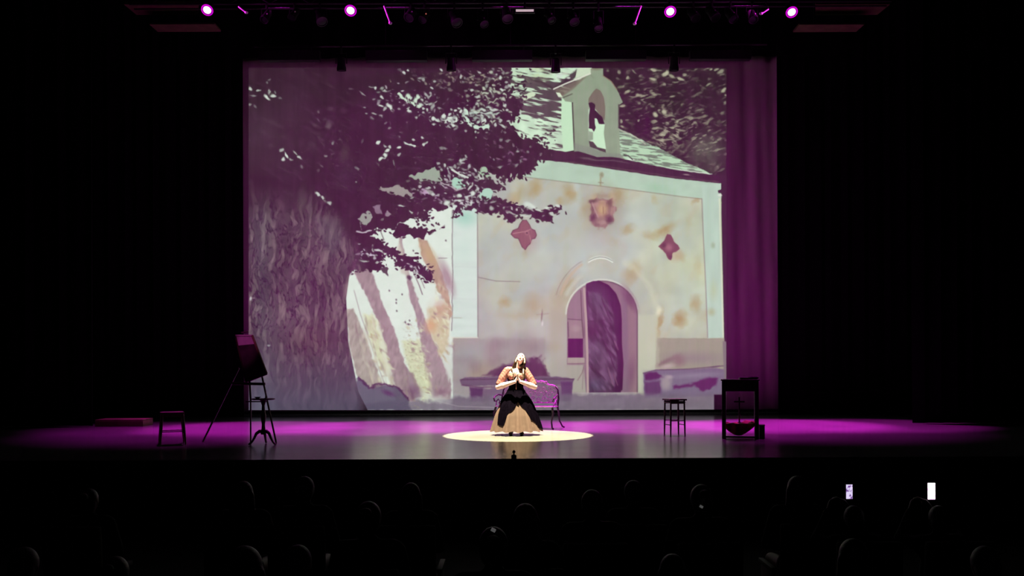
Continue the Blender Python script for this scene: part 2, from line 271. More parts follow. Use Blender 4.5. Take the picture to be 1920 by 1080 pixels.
    line([(1206, 700), (1230, 694), (1290, 692), (1356, 686)], 2, C(92, 72, 90), .8, 1.6); blob(1300, 704, 80, 8, C(142, 130, 148), .6, -4, .7)
    # ground
    gg = C(112, 98, 116)*(.9+.2*n2[..., None])
    poly([(840, 745), (1000, 740), (1362, 738), (1362, 770), (660, 770), (690, 756)], gg, .85, 6, 3)
    poly([(1339, 740), (1363, 740), (1363, 770), (1339, 770)], C(26, 4, 24), 1, 1)
    line([(820, 752), (860, 762), (1000, 766)], 1.4, C(176, 160, 170), .6, 1.5)
    # rocks
    rb = C(150, 128, 132)
    rt = (.86+.28*fbm(4, 10, 111, .25, 2)[..., None])
    poly([(664, 512), (674, 502), (696, 504), (708, 540), (722, 580), (738, 612), (748, 650), (762, 690), (768, 722), (780, 752), (742, 752), (732, 706), (720, 650), (706, 598), (690, 560)], rb*rt, .95, 3, 2)
    poly([(648, 580), (662, 578), (676, 610), (688, 640), (700, 676), (716, 720), (722, 730), (692, 728), (670, 706), (656, 650)], C(160, 148, 140)*rt, .95, 3, 2)
    line([(664, 545), (676, 590), (694, 640), (710, 690), (722, 722)], 1.6, C(120, 96, 104), .5, 2)
    poly([(680, 590), (700, 590), (712, 620), (724, 650), (730, 700), (712, 690), (698, 650)], C(206, 208, 168)*(.92+.12*n3[..., None]), .85, 7, 4)
    poly([(746, 440), (752, 440), (764, 500), (780, 550), (796, 596), (812, 636), (832, 680), (846, 712), (844, 748), (812, 750), (800, 716), (790, 650), (782, 600), (768, 556), (758, 500)], C(152, 128, 134)*rt, .9, 3, 2)
    poly([(828, 668), (842, 650), (848, 700), (842, 716)], C(200, 204, 196), .8, 4, 2); poly([(750, 448), (768, 520), (752, 512), (744, 470)], C(190, 182, 170), .8, 5)
    poly([(784, 446), (800, 450), (814, 480), (828, 510), (840, 545), (848, 590), (842, 600), (836, 570), (822, 545), (806, 510), (790, 480)], C(176, 146, 124)*rt, .95, 3, 2)
    blob(820, 600, 30, 60, C(196, 160, 130), .35, 0, .8, 4); blob(806, 480, 18, 46, C(188, 158, 116), .8, -30, .7); blob(838, 520, 18, 60, C(154, 122, 132), .8, -20, .6)
    poly([(800, 580), (838, 570), (842, 620), (838, 660), (826, 668), (814, 640), (804, 612)], C(202, 186, 148)*(.9+.14*n3[..., None]), .8, 7, 4)
    blob(808, 610, 20, 24, C(206, 158, 116), .8, 20, .7, 3); blob(826, 580, 20, 30, C(190, 148, 128), .7, 20, .7, 3)
    poly([(752, 640), (788, 636), (800, 690), (812, 750), (790, 750), (766, 690)], C(204, 206, 166)*(.9+.16*n3[..., None]), .8, 7, 4)
    poly([(706, 600), (722, 640), (730, 680), (744, 730), (736, 728), (724, 700), (712, 650)], C(214, 218, 200), .6, 4, 3)
    poly([(760, 690), (776, 700), (790, 745), (772, 750)], C(120, 90, 104), .7, 5, 3)
    blob(812, 745, 44, 16, C(206, 208, 200), .8, 10, .7, 4); blob(826, 736, 30, 14, C(128, 92, 112), .7, -20, .7, 3); blob(775, 735, 26, 20, C(110, 74, 104), .7, 0, .8)
    for i in range(150):
        t = rng.rand(); k = rng.randint(3); x0 = [700, 776, 822][k]; y0 = [590, 600, 520][k]; sp_ = [140, 140, 160][k]
        y = y0+t*sp_; x = x0+t*[28, 30, 16][k]+rng.uniform(-16, 16)
        blob(x, y, rng.uniform(4, 13), rng.uniform(2, 5), [C(222, 226, 190), C(170, 152, 116), C(196, 190, 160), C(140, 116, 118)][rng.randint(4)], rng.uniform(.3, .75), rng.uniform(10, 75), .6, 2)
    for i in range(60):
        y = rng.uniform(600, 730); x = 655+(y-580)*.28+rng.uniform(0, 44)
        blob(x, y, rng.uniform(3, 5), rng.uniform(8, 26), [C(182, 168, 150), C(132, 112, 112), C(206, 200, 180)][rng.randint(3)], .45, -14, .6, 2)
    sp = np.clip((fbm(3, 1.6, 121, .1, 2)-.70)/.06, 0, 1)*np.clip((Y-575)/60, 0, 1)*((X > 755) & (X < 800))*.6
    img[:] = img*(1-sp[..., None])+C(150, 140, 120)*sp[..., None]
    poly([(660, 725), (672, 706), (694, 728), (712, 724), (734, 722), (752, 732), (764, 750), (772, 770), (640, 770)], C(88, 80, 102), .9, 4, 3)
    line([(672, 708), (692, 727), (712, 721), (736, 722), (754, 734), (764, 750)], 4, C(62, 24, 66), .75, 3, 4); blob(728, 737, 20, 8, C(88, 40, 92), .7, 20, .7)
    for (x, y) in [(743, 562), (743, 568), (744, 583), (760, 604), (768, 601), (766, 608), (730, 545), (754, 552), (775, 470), (836, 451), (833, 425)]: blob(x, y, 3, 4, C(86, 80, 84), .8, -20)
    line([(713, 432), (720, 450)], 2, C(90, 84, 84), .7); line([(773, 505), (786, 535), (792, 552)], 2, C(96, 76, 86), .7, 1.5); line([(783, 508), (796, 540)], 1.6, C(120, 104, 108), .7, 1.5)
    line([(822, 484), (838, 484)], 1.3, C(120, 112, 110), .8); line([(824, 430), (834, 422)], 1.2, C(130, 120, 122), .7)
    # bell tower
    tw = C(136, 152, 128)*(.95+.1*n2[..., None])
    poly([(1053, 184), (1072, 190), (1076, 282), (1056, 286), (1052, 230)], C(190, 222, 188), 1, 1)
    poly([(1107, 128), (1131, 128), (1131, 142), (1146, 152), (1158, 170), (1168, 192), (1161, 197), (1161, 245), (1163, 288), (1172, 299), (1118, 298), (1076, 287), (1077, 262), (1074, 192), (1060, 190), (1052, 180), (1080, 158)], tw, 1, 1.2)
    poly([(1040, 169), (1080, 152), (1100, 143), (1076, 166), (1053, 182), (1046, 174)], C(112, 102, 88), .8, 3)
    poly([(1078, 147), (1083, 127), (1108, 127), (1107, 139)], C(198, 212, 186), 1, 1); line([(1038, 167), (1060, 157), (1085, 147), (1107, 138)], 2.6, C(218, 216, 202), 1, 1)
    line([(1056, 183), (1073, 176)], 1.8, C(66, 64, 54), .8); poly([(1042, 173), (1050, 174), (1055, 182), (1047, 182)], C(212, 226, 198), 1, 1)
    line([(1131, 142), (1146, 152), (1157, 168)], 2, C(132, 104, 86), .8); blob(1118, 130, 20, 4, C(110, 100, 74), .5); line([(1108, 140), (1112, 146)], 1, C(110, 118, 96))
    poly([(1103, 192), (1104, 184), (1112, 172), (1118, 166), (1126, 170), (1132, 182), (1135, 200), (1134, 226), (1126, 218), (1116, 206), (1114, 196)], C(112, 104, 90), 1, 1.4)
    poly([(1103, 205), (1116, 204), (1127, 218), (1134, 232), (1132, 250), (1137, 284), (1120, 282), (1105, 272), (1103, 240)], C(196, 226, 194), 1, 1)
    poly([(1103, 193), (1110, 192), (1116, 197), (1115, 206), (1124, 214), (1130, 220), (1133, 233), (1124, 232), (1118, 222), (1114, 222), (1117, 240), (1113, 247), (1110, 242), (1104, 241), (1104, 215), (1106, 204)], C(30, 18, 26), 1, 1.2, 1)
    poly([(1104, 264), (1112, 266), (1120, 276), (1136, 280), (1136, 286), (1126, 283), (1106, 275)], C(62, 58, 56), 1, 1.2); poly([(1104, 246), (1112, 248), (1112, 262), (1104, 264)], C(120, 128, 112), .7, 2)
    line([(1074, 195), (1076, 240), (1078, 285)], 1.4, C(92, 100, 84), .7); line([(1100, 172), (1104, 200), (1103, 262)], 1.2, C(156, 170, 146), .5, 2); line([(1160, 196), (1160, 240)], 1.6, C(60, 50, 52), .9)
    poly([(1077, 268), (1106, 276), (1136, 287), (1163, 288), (1168, 298), (1118, 297), (1077, 287)], C(124, 134, 120), .8, 2)
    # eaves
    poly([(1020, 278), (1060, 285), (1085, 284), (1118, 294), (1150, 294), (1190, 303), (1230, 311), (1265, 318), (1300, 323), (1330, 327), (1362, 328), (1362, 340), (1350, 344), (1260, 334), (1160, 319), (1075, 306), (1000, 298)], C(40, 26, 36), 1, 1.4, 1)
    line([(1110, 300), (1150, 301), (1180, 306)], 2.4, C(112, 96, 100), .6, 2, 1); blob(1287, 327.5, 14, 2.6, C(150, 128, 130), .9, 4); blob(1100, 297, 24, 4, C(120, 108, 108), .5, 6, .6); line([(1030, 286), (1034, 291)], 2.5, C(150, 130, 135), .7)
    line([(1062, 303), (1160, 316), (1260, 331), (1348, 341)], 1.6, C(150, 120, 110), .4, 1.6)
    # foliage and trunk
    lea = C(20, 12, 15)+n1[..., None]*C(16, 12, 18)+np.clip(fbm(16, 6, 131, .5, 3)-.55, 0, 1)[..., None]*C(60, 45, 60)
    tl = np.clip(1-np.hypot((X-500)/190, (Y-250)/170), 0, 1)*.8
    lea = lea+tl[..., None]*C(26, 26, 24)
    yy = Y+14*np.sin(X/9.)*0
    bx = X+9*(fbm(40, 30, 141, 0, 2)-.5)*2; bark = fbm(5.5, 22, 147, .06, 3, bx, Y)
    crack = np.clip(1-np.abs(bark-.5)/.045, 0, 1); crack2 = np.clip(1-np.abs(fbm(9, 19, 151, -.35, 2, bx, Y)-.52)/.035, 0, 1)
    trk = C(82, 68, 74)*(.74+.5*n1[..., None])+(bark[..., None]-.5)*C(70, 60, 50)-crack[..., None]*C(48, 50, 38)-crack2[..., None]*C(34, 34, 24)
    trk = trk+np.clip((bark-.62)*3, 0, 1)[..., None]*C(24, 20, 22)
    low = np.clip((Y-640)/110, 0, 1)[..., None]; trk = trk*(1-low)+(C(84, 74, 94)+(bark[..., None]-.5)*C(22, 18, 18))*low
    lt = np.clip(1-np.abs(X-492)/34, 0, 1)*np.clip((Y-330)/80, 0, 1); trk = trk+lt[..., None]*C(6, 14, 12)
    tm = np.clip((Y-345-40*(n1-.5)-np.clip(X-600, 0, 60)*.8)/70, 0, 1)*np.clip((664-X)/24+np.clip((Y-430)/60, -1, 1.2), 0, 1)
    mass = lea*(1-tm[..., None])+trk*tm[..., None]
    M1 = [(440, 100), (958, 100), (952, 150), (952, 165), (965, 180), (972, 190), (976, 213), (960, 225), (955, 230), (962, 243), (970, 252), (985, 262), (1010, 270), (1025, 280), (1030, 292), (1004, 300), (1003, 315), (995, 323), (988, 322), (978, 335), (973, 325), (965, 333), (957, 325), (950, 337), (940, 330), (928, 325), (918, 320), (913, 311), (903, 312), (893, 322), (893, 337), (920, 338), (948, 352), (935, 354), (928, 358), (900, 357), (896, 368), (905, 375), (920, 372), (930, 368), (947, 376), (967, 385), (993, 390), (1010, 397), (1030, 392), (1053, 386), (1046, 396), (1032, 403), (1035, 415), (1005, 411), (993, 403), (955, 400), (970, 412), (953, 413), (943, 400), (932, 397), (917, 399), (892, 392), (868, 388), (848, 406), (855, 390), (860, 380), (837, 380), (835, 392), (813, 392), (803, 397), (800, 412), (787, 408), (770, 410), (753, 413), (742, 427), (733, 430), (713, 428), (707, 432), (695, 442), (710, 452), (718, 458), (733, 463), (747, 474), (790, 496), (800, 506), (812, 518), (808, 530), (795, 520), (783, 512), (773, 505), (743, 497), (743, 487), (730, 474), (715, 472), (720, 485), (710, 492), (715, 505), (697, 507), (673, 508), (663, 503), (655, 515), (649, 560), (653, 640), (665, 700), (672, 735), (700, 790), (440, 790)]
    sl, m = mask(M1, 1.3, 4.5, 0); sl2, m2 = mask(M1, 1.3, 0, 0)
    full = np.zeros((H, W), np.float32); full[sl] = m
    sm = np.zeros((H, W), np.float32); sm[sl2] = m2
    k = np.clip((Y-505)/15, 0, 1); full = full*(1-k)+sm*k
    img[:] = img*(1-full[..., None])+mass*full[..., None]
    poly([(742, 430), (750, 418), (762, 422), (772, 428), (790, 428), (800, 432), (817, 430), (817, 437), (800, 437), (795, 447), (778, 446), (770, 440), (745, 443), (733, 441)], mass, 1, 1.3, 4)
    poly([(758, 482), (782, 482), (784, 487), (765, 487)], mass, 1, 1.3, 3); poly([(712, 505), (726, 500), (728, 516), (718, 515)], mass, .8, 1.3, 4); blob(767, 520, 10, 8, C(60, 40, 56), .9, 0, .4, 3)
    for (x, y) in [(704, 437), (708, 449), (716, 450), (736, 466), (740, 470), (838, 389), (846, 386)]: blob(x, y, 5, 4, C(26, 14, 24), 1, 0, .3, 1)
    line([(860, 380), (866, 372), (872, 362)], 3, mass, 1, 1, 2)
    rl = np.random.RandomState(3); edge = M1[1:-2]; segs = []
    for i in range(len(edge)-1):
        (ax, ay), (bx2, by2) = edge[i], edge[i+1]
        if max(ay, by2) > 532: continue
        L = math.hypot(bx2-ax, by2-ay)
        for j in range(int(L/3.2)+1): segs.append((ax+(bx2-ax)*rl.rand(), ay+(by2-ay)*rl.rand()))
    for (x, y) in segs:
        an = rl.uniform(20, 110) if y < 345 else rl.uniform(-30, 60)
        s1 = rl.uniform(5, 10) if y < 345 else rl.uniform(3.5, 7.5)
        blob(x+rl.uniform(-2, 3), y+rl.uniform(-2, 3.5), s1, s1*rl.uniform(.38, .6), mass if rl.rand() < .8 else C(44, 30, 40), 1, an, .25, 1.5)
    # bright leaf-sized holes, thickest where the sky and the roof show through
    for (cx, cy, rx, ry, n, tint, lo) in [(925, 180, 34, 52, 150, C(196, 206, 184), .35), (880, 150, 60, 24, 40, C(170, 160, 140), .25), (905, 215, 44, 14, 70, C(200, 220, 206), .5), (860, 340, 46, 26, 90, C(206, 210, 210), .5),
            (835, 225, 34, 12, 50, C(200, 212, 204), .5), (885, 380, 34, 14, 40, C(214, 214, 216), .6), (690, 475, 24, 16, 24, C(210, 196, 214), .6), (800, 362, 30, 12, 26, C(190, 160, 190), .4), (740, 185, 40, 30, 26, C(180, 170, 176), .3),
            (1000, 392, 50, 10, 26, C(222, 222, 216), .6), (790, 190, 36, 18, 20, C(200, 210, 200), .6), (770, 435, 30, 10, 12, C(225, 225, 220), .6), (820, 150, 60, 16, 26, C(150, 140, 130), .3), (630, 250, 60, 60, 26, C(110, 98, 104), .3), (930, 290, 50, 20, 26, C(150, 110, 140), .35), (780, 500, 30, 16, 20, C(214, 206, 216), .6)]:
        for i in range(n):
            x = cx+rl.randn()*rx*.55; y = cy+rl.randn()*ry*.55; s1 = rl.uniform(3, 8.5)
            if x < 1045: blob(x, y, s1, s1*rl.uniform(.35, .65), tint, rl.uniform(lo, 1)*.9, rl.uniform(-40, 70), .4, 2) if full[min(H-1, max(0, int((y-PY0)*PS))), min(W-1, max(0, int((x-PX0)*PS)))] > .5 else None
    for (cx, cy, rx, ry, n) in [(975, 165, 16, 40, 40), (1010, 262, 24, 8, 26), (880, 385, 36, 8, 22), (1020, 398, 24, 6, 14), (800, 420, 26, 12, 22), (760, 440, 30, 8, 14), (735, 480, 20, 14, 18), (800, 512, 16, 12, 14), (925, 345, 22, 8, 16), (700, 500, 16, 8, 8), (960, 408, 24, 8, 12)]:
        for i in range(n):
            s1 = rl.uniform(3, 7.5); blob(cx+rl.randn()*rx*.6, cy+rl.randn()*ry*.6, s1, s1*.5, mass, 1, rl.uniform(-30, 90), .3, 2)
    for (cx, cy, r0) in [(870, 280, 60), (800, 240, 70), (720, 340, 60), (760, 300, 60), (950, 290, 40), (640, 220, 90), (800, 150, 90)]:
        for i in range(40):
            s1 = rl.uniform(6, 14); blob(cx+rl.randn()*r0*.6, cy+rl.randn()*r0*.35, s1, s1*.4, C(46, 34, 50) if i % 3 else C(10, 6, 8), .35, rl.uniform(-30, 70), .7, 2)
    # trunk details
    poly([(590, 405), (636, 412), (642, 440), (640, 462), (622, 480), (604, 456)], C(84, 78, 88), .4, 16, 3)
    line([(604, 398), (632, 400), (643, 430), (641, 458), (622, 484), (616, 520)], 3, C(60, 44, 58), .5, 4, 2); line([(668, 455), (672, 480), (655, 512)], 6, C(72, 40, 62), .6, 6)
    for (x, y) in [(596, 384), (606, 392), (586, 392)]: line([(x, y-14), (x+3, y), (x-2, y+16)], 1.6, C(40, 24, 34), .7, 1.5)
    blob(566, 374, 14, 34, C(84, 78, 76), .5, 0, .7); blob(582, 392, 8, 30, C(98, 88, 90), .6, 0, .7); blob(645, 289, 14, 26, C(70, 66, 58), .55, 15, .7, 3); blob(648, 330, 30, 40, C(54, 48, 62), .4, 0, .9)
    blob(617, 234, 9, 14, C(104, 92, 96), .7, 0, .7, 2); blob(620, 204, 12, 6, C(78, 66, 70), .6, 0, .7, 2); blob(591, 235, 8, 5, C(84, 68, 78), .7, 20, .7); blob(470, 560, 4, 7, C(190, 186, 190), 1, 10); blob(476, 559, 5, 3, C(120, 100, 110)); blob(504, 648, 6, 4, C(150, 150, 150), 1)
    blob(512, 660, 50, 90, C(84, 90, 92), .22, 0, .9); blob(590, 640, 60, 60, C(108, 78, 76), .3, 0, .9, 4)
    for (x, y) in [(590, 625), (600, 650), (618, 640)]:
        for j in range(6):
            an = -1.9+.45*j; line([(x, y), (x+18*math.cos(an), y-16*math.sin(an)*-1-6)], 1.5, C(56, 36, 50), .35, 2)
    # gaps of light in the leaves: x, y, w, h, angle, level
    G = """469,167,9,5,30,.9;485,169,9,4,-10,.8;476,179,13,3,10,.6;500,183,14,7,35,1;505,173,5,9,20,.7;513,180,13,5,8,.95;516,173,4,6,0,.5;525,184,8,3,0,.4;500,155,5,4,40,.5;505,149,8,4,-20,.45;468,196.5,5,5,30,.6;479,199,10,3,35,.45
680,176,16,3.5,38,.7;684,202,5,4,10,.7;687,213,5,4,30,.7;704,164,8,7,30,.95;696,163,10,3,15,.6;716,166,6,5,0,.7;721,171,10,4,10,.75;710,172,8,4,0,.55;717,182,9,6,45,1;701,186,6,4,0,.6;711,189,8,3,20,.5;715,198,9,5,10,1;722,203,6,9,20,.8;730,199,16,7,42,1;734,204,5,5,0,1
755,170,8,5,-20,.9;766,207.5,12,5,38,1;780,220.5,5,5,30,.8;794,212,5,5,30,.8;756.5,136,6,7,0,.95;764,132,5,5,0,.95;750,132,12,4,20,.4;786,147,8,4,0,.7;793,150,7,9,-30,.75;785,153,9,3,40,.6;815,152,5,5,0,.8;809,165,6,5,-10,.9;807,175,6,5,-10,.75;815.6,176.6,4,4,0,.5;820,184,4,4,0,.4;826.5,131.7,7,5,30,.95;863.5,143,4,7,-20,.85;871,146,5,4,30,.6;869.5,153.5,4,6,0,.6;899,136,6,5,20,.85;893,159,4,5,-20,.6;886,169,9,4.5,25,.9;873,170,7,5,20,.5;843,166,5,5,0,.45;895,180,10,4,-40,.85;894,194.5,6,6,0,.8;890,202,5,9,0,.7;912,162,6,6,0,.7
802,182,5,9,-20,.7;811,200,7,15,15,.75;806,196,9,4,-30,.5;815,208,4,7,20,.6;823,203,7,5,20,.65;794,204,7,5,20,.95;801,206,4,8,-20,.9;812,223,6,9,0,1;819,227,8,4,35,1;832,218,8,7,0,1;838,228,22,9,8,1;843,222,10,8,0,1;849,234,9,5,45,1;855,223,6,8,0,1;856,227,8,5,0,1;854,207.5,7,6,40,1;847,206,5,5,30,.8;864,209,5,7,0,1;860,203,7,4,20,.9;865,230,7,5,20,1;855,237,8,5,30,.6;854,242,6,5,20,.6;872,245,4.5,5,-20,.75;891,248,5,4.5,0,.85;913,248,7,3,-20,.6;891.5,258,4,4,0,.6;791.5,258,5,4,30,.65;750,256,4,5,-20,.5;881,213,5,4,40,.6;907,228,10,6,10,1;899,217,10,4,-10,.7;903,222,4,9,-30,.8;911,213,16,3,0,.7;869,203,4,5,0,.5;833,195,8,3,-20,.4;840,187,4,5,30,.4
701,213,10,4,22,.75;697,222,9,5,35,.5;715,220,5,5,20,.4;730.5,240,5,6,0,.6;731,232,2,8,0,.3
932,141,5,4,30,.8;938,146,5,8,0,.95;943,137,5,6,0,.6;925,130,6,6,20,.5;917,149,8,9,30,.5;949,154,6,5,0,.8;949,163,7,5,0,.7;955,161,6,5,0,.8;941,168.6,9,5,15,1;920,171,10,3.5,48,.85;924,182,5,5,0,.6;945.5,196,7,5,30,.9;951,206,6,5,20,.9;928,206,18,5,8,.9;919,203,5,8,0,.8;908.5,205.6,6,6,40,.9;932,199,7,3,0,.7;938,226,8,5,-20,.8;941,236,16,5,38,.9;929,234,4,8,10,.9;953,227,8,5,0,.9;947,248,5,4,30,.5;975,211,4,7,-20,.9;940,262,6,6,0,.6;952,264,12,4,0,.6;963,272,5,7,0,.5;970,285,6,5,0,.75;990,285,5,6,-30,.6;995,275,5,3,0,.5;937,278,6,3,20,.5;925,298,4,5,0,.6;938,313,9,5,-20,.7;968,310,8,5,-30,.6;976,302,4,10,20,.6;1014,290,4,8,20,.5
528,282,8,7,30,.8;537,291.5,13,5,58,1;531,298.6,6,7,0,.95;546,299,7,4,30,.7;561,295,9,6,20,.9;553,287,11,3.5,42,.75;566,313,9,4,50,.5;623,268,6,6,0,.6;612,293,7,4,30,.6;636,264,8,3,10,.3;598,320,6,6,0,.3;595.5,364,12,5,40,.95;604.6,370.6,8,6,30,.9;617.6,382,9,7,40,.85;610,377,7,4,40,.5;669,315,9,4,20,.5;672,318,4,6,20,.5;668,342,5,4,20,.65;680,265,5,10,20,.35
709,267.5,10,6,-40,1;723,273,9,3.5,45,.8;731,276,6,7,20,.9;726,282,9,5,-10,1;722,290,8,8,0,1;714,298,11,6,-35,1;721,296,6,4,0,.8;762,269,10,5,40,1;768,272,18,4,10,1;776,273,6,4,30,1;748,276.6,9,5,-10,1;748,289.6,5,6,30,.8;775,262,5,5,0,.9;795,271,6,7,20,1;800,267,8,4,-30,.8;828,278,7,5,-20,.6;834,278.5,6,5,20,.6;822,306,5,6,0,.8;834,310,6,5,10,.9;874,293,7,4,25,.8;864,301,6,7,30,.9;869,300,8,4,-30,.8;845,313.5,10,4.5,10,.8;843,299,6,5,0,.5;853,312,6,6,0,.7;738,306,3,12,-15,.6;710,308,7,4,25,.35;791,258,5,4,30,.8;880,315,9,5,-10,.6;880,322,7,3,20,.7;862,307,12,6,0,.5;871,317,10,4,20,.6
788,350,6,7,-20,.8;776,355,9,4,25,.6;784,358,5,4,20,.6;802.6,353,12,5,0,.85;806,360,18,6,20,.7;811,364,8,5,20,.8;822,364,9,4,5,.7;773,371,12,4,0,.7;795,373,12,3,-8,.4;789,342,8,4,20,.6;765,339,10,4,20,.4;752.6,386,13,4,5,.9;707,390,10,8,-40,.6;839,380,14,10,0,1;861,367,11,7,0,1;887,363,9,8,-30,1;882,351,16,4,-50,.95;876,345,5,9,0,.85;886,343,5,5,0,.8;894,356,6,8,30,.9;898,334,14,5,20,.7;903,330,20,4,-10,.5;866,330,4,8,0,.8;770,397,4,8,-35,.85;796,394,5,4,0,.85;784,401,3,6,0,.5;717,411,6,4,0,.5;703,430,6,3,-20,.85;861,376,8,5,20,1;876,372,6,6,0,.9;884,381,5,8,20,.9;874,386,6,5,0,.9;700,469,3,11,-20,.85;690,478,3,9,-20,.6;705,479,6,3,20,.6;701,484,5,4,0,.8;683,490,16,4,8,.8;711,470,18,3,20,.9;707,492,7,3,-10,.8;698,460,3,4,0,.5
990,383,18,8,10,.95;1000,388,12,6,20,1;1012,395,14,4,10,1;1026,390,9,4,0,1;1034,401,10,5,10,.9;1046,387,7,6,0,1;960,400,24,4,22,.75;985,404,16,6,5,.7;920,390,10,8,10,.8;924,379,14,4,-20,.7;950,413,6,5,10,.9;945,388,5,4,0,.7;1018,405,6,4,0,.6"""
    for g in G.replace("\n", ";").split(";"):
        x, y, w, h, an, lv = map(float, g.split(","))
        blob(x, y, w*.95, h*.95, C(206, 216, 206), min(1, lv**1.3), an, .38, 2.4)
    line([(748, 176), (753, 182), (761, 188), (772, 192), (778, 197), (786, 200)], 5, C(196, 218, 196), 1, 1.3, 2)
    for (x, y, w, h) in [(765, 182, 10, 13), (783, 182, 6, 10), (779, 189, 9, 9), (786, 198, 9, 9)]: blob(x, y, w, h, C(198, 218, 198), 1, 0, .3, 2)
    line([(872, 208), (876, 222), (878, 230), (887, 236), (900, 239), (914, 238)], 9, C(196, 220, 202), 1, 1.3, 3)
    poly([(766, 332), (784, 324), (797, 321), (804, 316), (816, 315), (817, 321), (832, 320), (824, 328), (830, 338), (817, 339), (810, 343), (794, 338), (776, 336)], C(148, 162, 146), 1, 1.2, 5)
    poly([(710, 354), (729, 349), (742, 347), (749, 350), (764, 354), (771, 359), (776, 364), (773, 369), (763, 367), (740, 365), (727, 359)], C(148, 142, 138), 1, 1.2, 5)
    line([(848, 318), (862, 327), (877, 333)], 4, C(206, 214, 204), 1, 1.2, 1)
    poly([(847, 335), (862, 333), (869, 341), (871, 349), (866, 354), (856, 356), (847, 349)], C(164, 204, 184), 1, 1.2, 5); line([(856, 347), (868, 346)], 1.4, C(70, 90, 80))
    line([(826, 342), (846, 350), (856, 357), (874, 352)], 3, C(176, 168, 172), .9, 1.2, 1); line([(834, 338), (848, 341)], 2, C(176, 170, 172), .8, 1.2, 1)
    poly([(896, 322), (903, 314), (910, 313), (917, 320), (920, 332), (910, 335), (898, 327)], C(156, 184, 156), 1, 1.2, 5)
    poly([(899, 360), (911, 352), (922, 354), (927, 362), (921, 372), (910, 378), (902, 370)], C(170, 206, 188), 1, 1.2, 5)
    poly([(669, 411), (688, 394), (701, 405), (696, 415), (686, 425), (677, 418)], C(146, 148, 142), 1, 1.3, 3); poly([(698, 386), (716, 383), (712, 390), (718, 402), (706, 400)], C(134, 110, 130), .9, 1.3, 2); poly([(722, 404), (727, 392), (735, 402), (724, 406)], C(150, 134, 144), .9, 1.2, 2)
    line([(670, 434), (680, 436), (695, 432)], 3.4, C(196, 186, 196), .9, 1.3, 2); line([(675, 418), (678, 430)], 2, C(180, 170, 180), .7, 1.3, 1)
    for (cx, cy, rx, ry, n) in [(762, 192, 16, 9, 16), (786, 202, 12, 6, 10), (880, 226, 10, 10, 10), (900, 244, 22, 3, 14), (895, 232, 14, 3, 8), (858, 330, 10, 8, 8), (868, 352, 12, 4, 10), (905, 330, 14, 8, 12), (912, 352, 16, 5, 10), (905, 372, 14, 5, 8), (815, 340, 26, 4, 12), (830, 324, 12, 6, 8), (745, 366, 26, 4, 10), (683, 424, 14, 5, 8), (676, 402, 12, 6, 6), (838, 232, 12, 4, 8)]:
        for i in range(n):
            s1 = rl.uniform(3.5, 7.5); blob(cx+rl.randn()*rx*.7, cy+rl.randn()*ry*.7, s1, s1*rl.uniform(.35, .6), mass, 1, rl.uniform(-20, 80), .3, 2)
    # thin random flecks over the upper foliage
    fl = np.clip((fbm(6, 3, 161, .45, 2)-.79)/.05, 0, 1)*full*np.clip((430-Y)/60, 0, 1)*np.clip((X-620)/200, 0, 1)*.55
    img[:] = img*(1-fl[..., None])+C(150, 140, 146)*fl[..., None]
    # soften like the projected slide
    def blur(a):
        for _ in range(2):
            a = (np.roll(a, 1, 0)+2*a+np.roll(a, -1, 0))/4; a = (np.roll(a, 1, 1)+2*a+np.roll(a, -1, 1))/4
        return a
    e = img.copy(); img[:] = blur(img); img[:2] = e[:2]; img[-2:] = e[-2:]
    img *= C(1.02, 1.055, 1.03)
    return np.clip(img/255., 0, 1)
# ---------------------------------------------------------------- materials
def mat(name, c, rough=.6, metal=0., spec=.5, noise=0., nscale=8., emis=None, es=1., bump=0., sheen=0.):
    m = bpy.data.materials.new(name); m.use_nodes = True; nt = m.node_tree; b = nt.nodes['Principled BSDF']
    b.inputs['Base Color'].default_value = (*c, 1); b.inputs['Roughness'].default_value = rough
    b.inputs['Metallic'].default_value = metal; b.inputs['Specular IOR Level'].default_value = spec
    if sheen: b.inputs['Sheen Weight'].default_value = sheen
    if noise or bump:
        tc = nt.nodes.new('ShaderNodeTexCoord'); n = nt.nodes.new('ShaderNodeTexNoise'); n.inputs['Scale'].default_value = nscale; n.inputs['Detail'].default_value = 4
        nt.links.new(tc.outputs['Object'], n.inputs['Vector'])
        if noise:
            r = nt.nodes.new('ShaderNodeValToRGB'); r.color_ramp.elements[0].position = .3; r.color_ramp.elements[1].position = .7
            r.color_ramp.elements[0].color = (*[v*(1-noise) for v in c], 1); r.color_ramp.elements[1].color = (*[min(1, v*(1+noise)) for v in c], 1)
            nt.links.new(n.outputs['Fac'], r.inputs['Fac']); nt.links.new(r.outputs['Color'], b.inputs['Base Color'])
        if bump:
            bp = nt.nodes.new('ShaderNodeBump'); bp.inputs['Strength'].default_value = bump; bp.inputs['Distance'].default_value = .01
            nt.links.new(n.outputs['Fac'], bp.inputs['Height']); nt.links.new(bp.outputs['Normal'], b.inputs['Normal'])
    if emis:
        b.inputs['Emission Color'].default_value = (*emis, 1); b.inputs['Emission Strength'].default_value = es
    return m
M = {}
M['velour'] = mat('black_velour', (.004, .004, .005), .95, spec=.1, noise=.3, nscale=20)
M['black'] = mat('matt_black_paint', (.008, .008, .009), .7, spec=.3, noise=.2)
M['hall'] = mat('dark_hall_paint', (.006, .006, .007), .9, spec=.15, noise=.2, nscale=3)
M['case'] = mat('lamp_housing_black', (.012, .012, .013), .5, spec=.4, noise=.2)
M['steel'] = mat('bare_steel', (.7, .66, .7), .45, metal=.3, noise=.2)
M['pipe'] = mat('dark_pipe', (.05, .05, .05), .5, metal=.5, noise=.2)
M['lens_off'] = mat('dark_lens', (.01, .01, .012), .3, spec=.3, noise=.1)
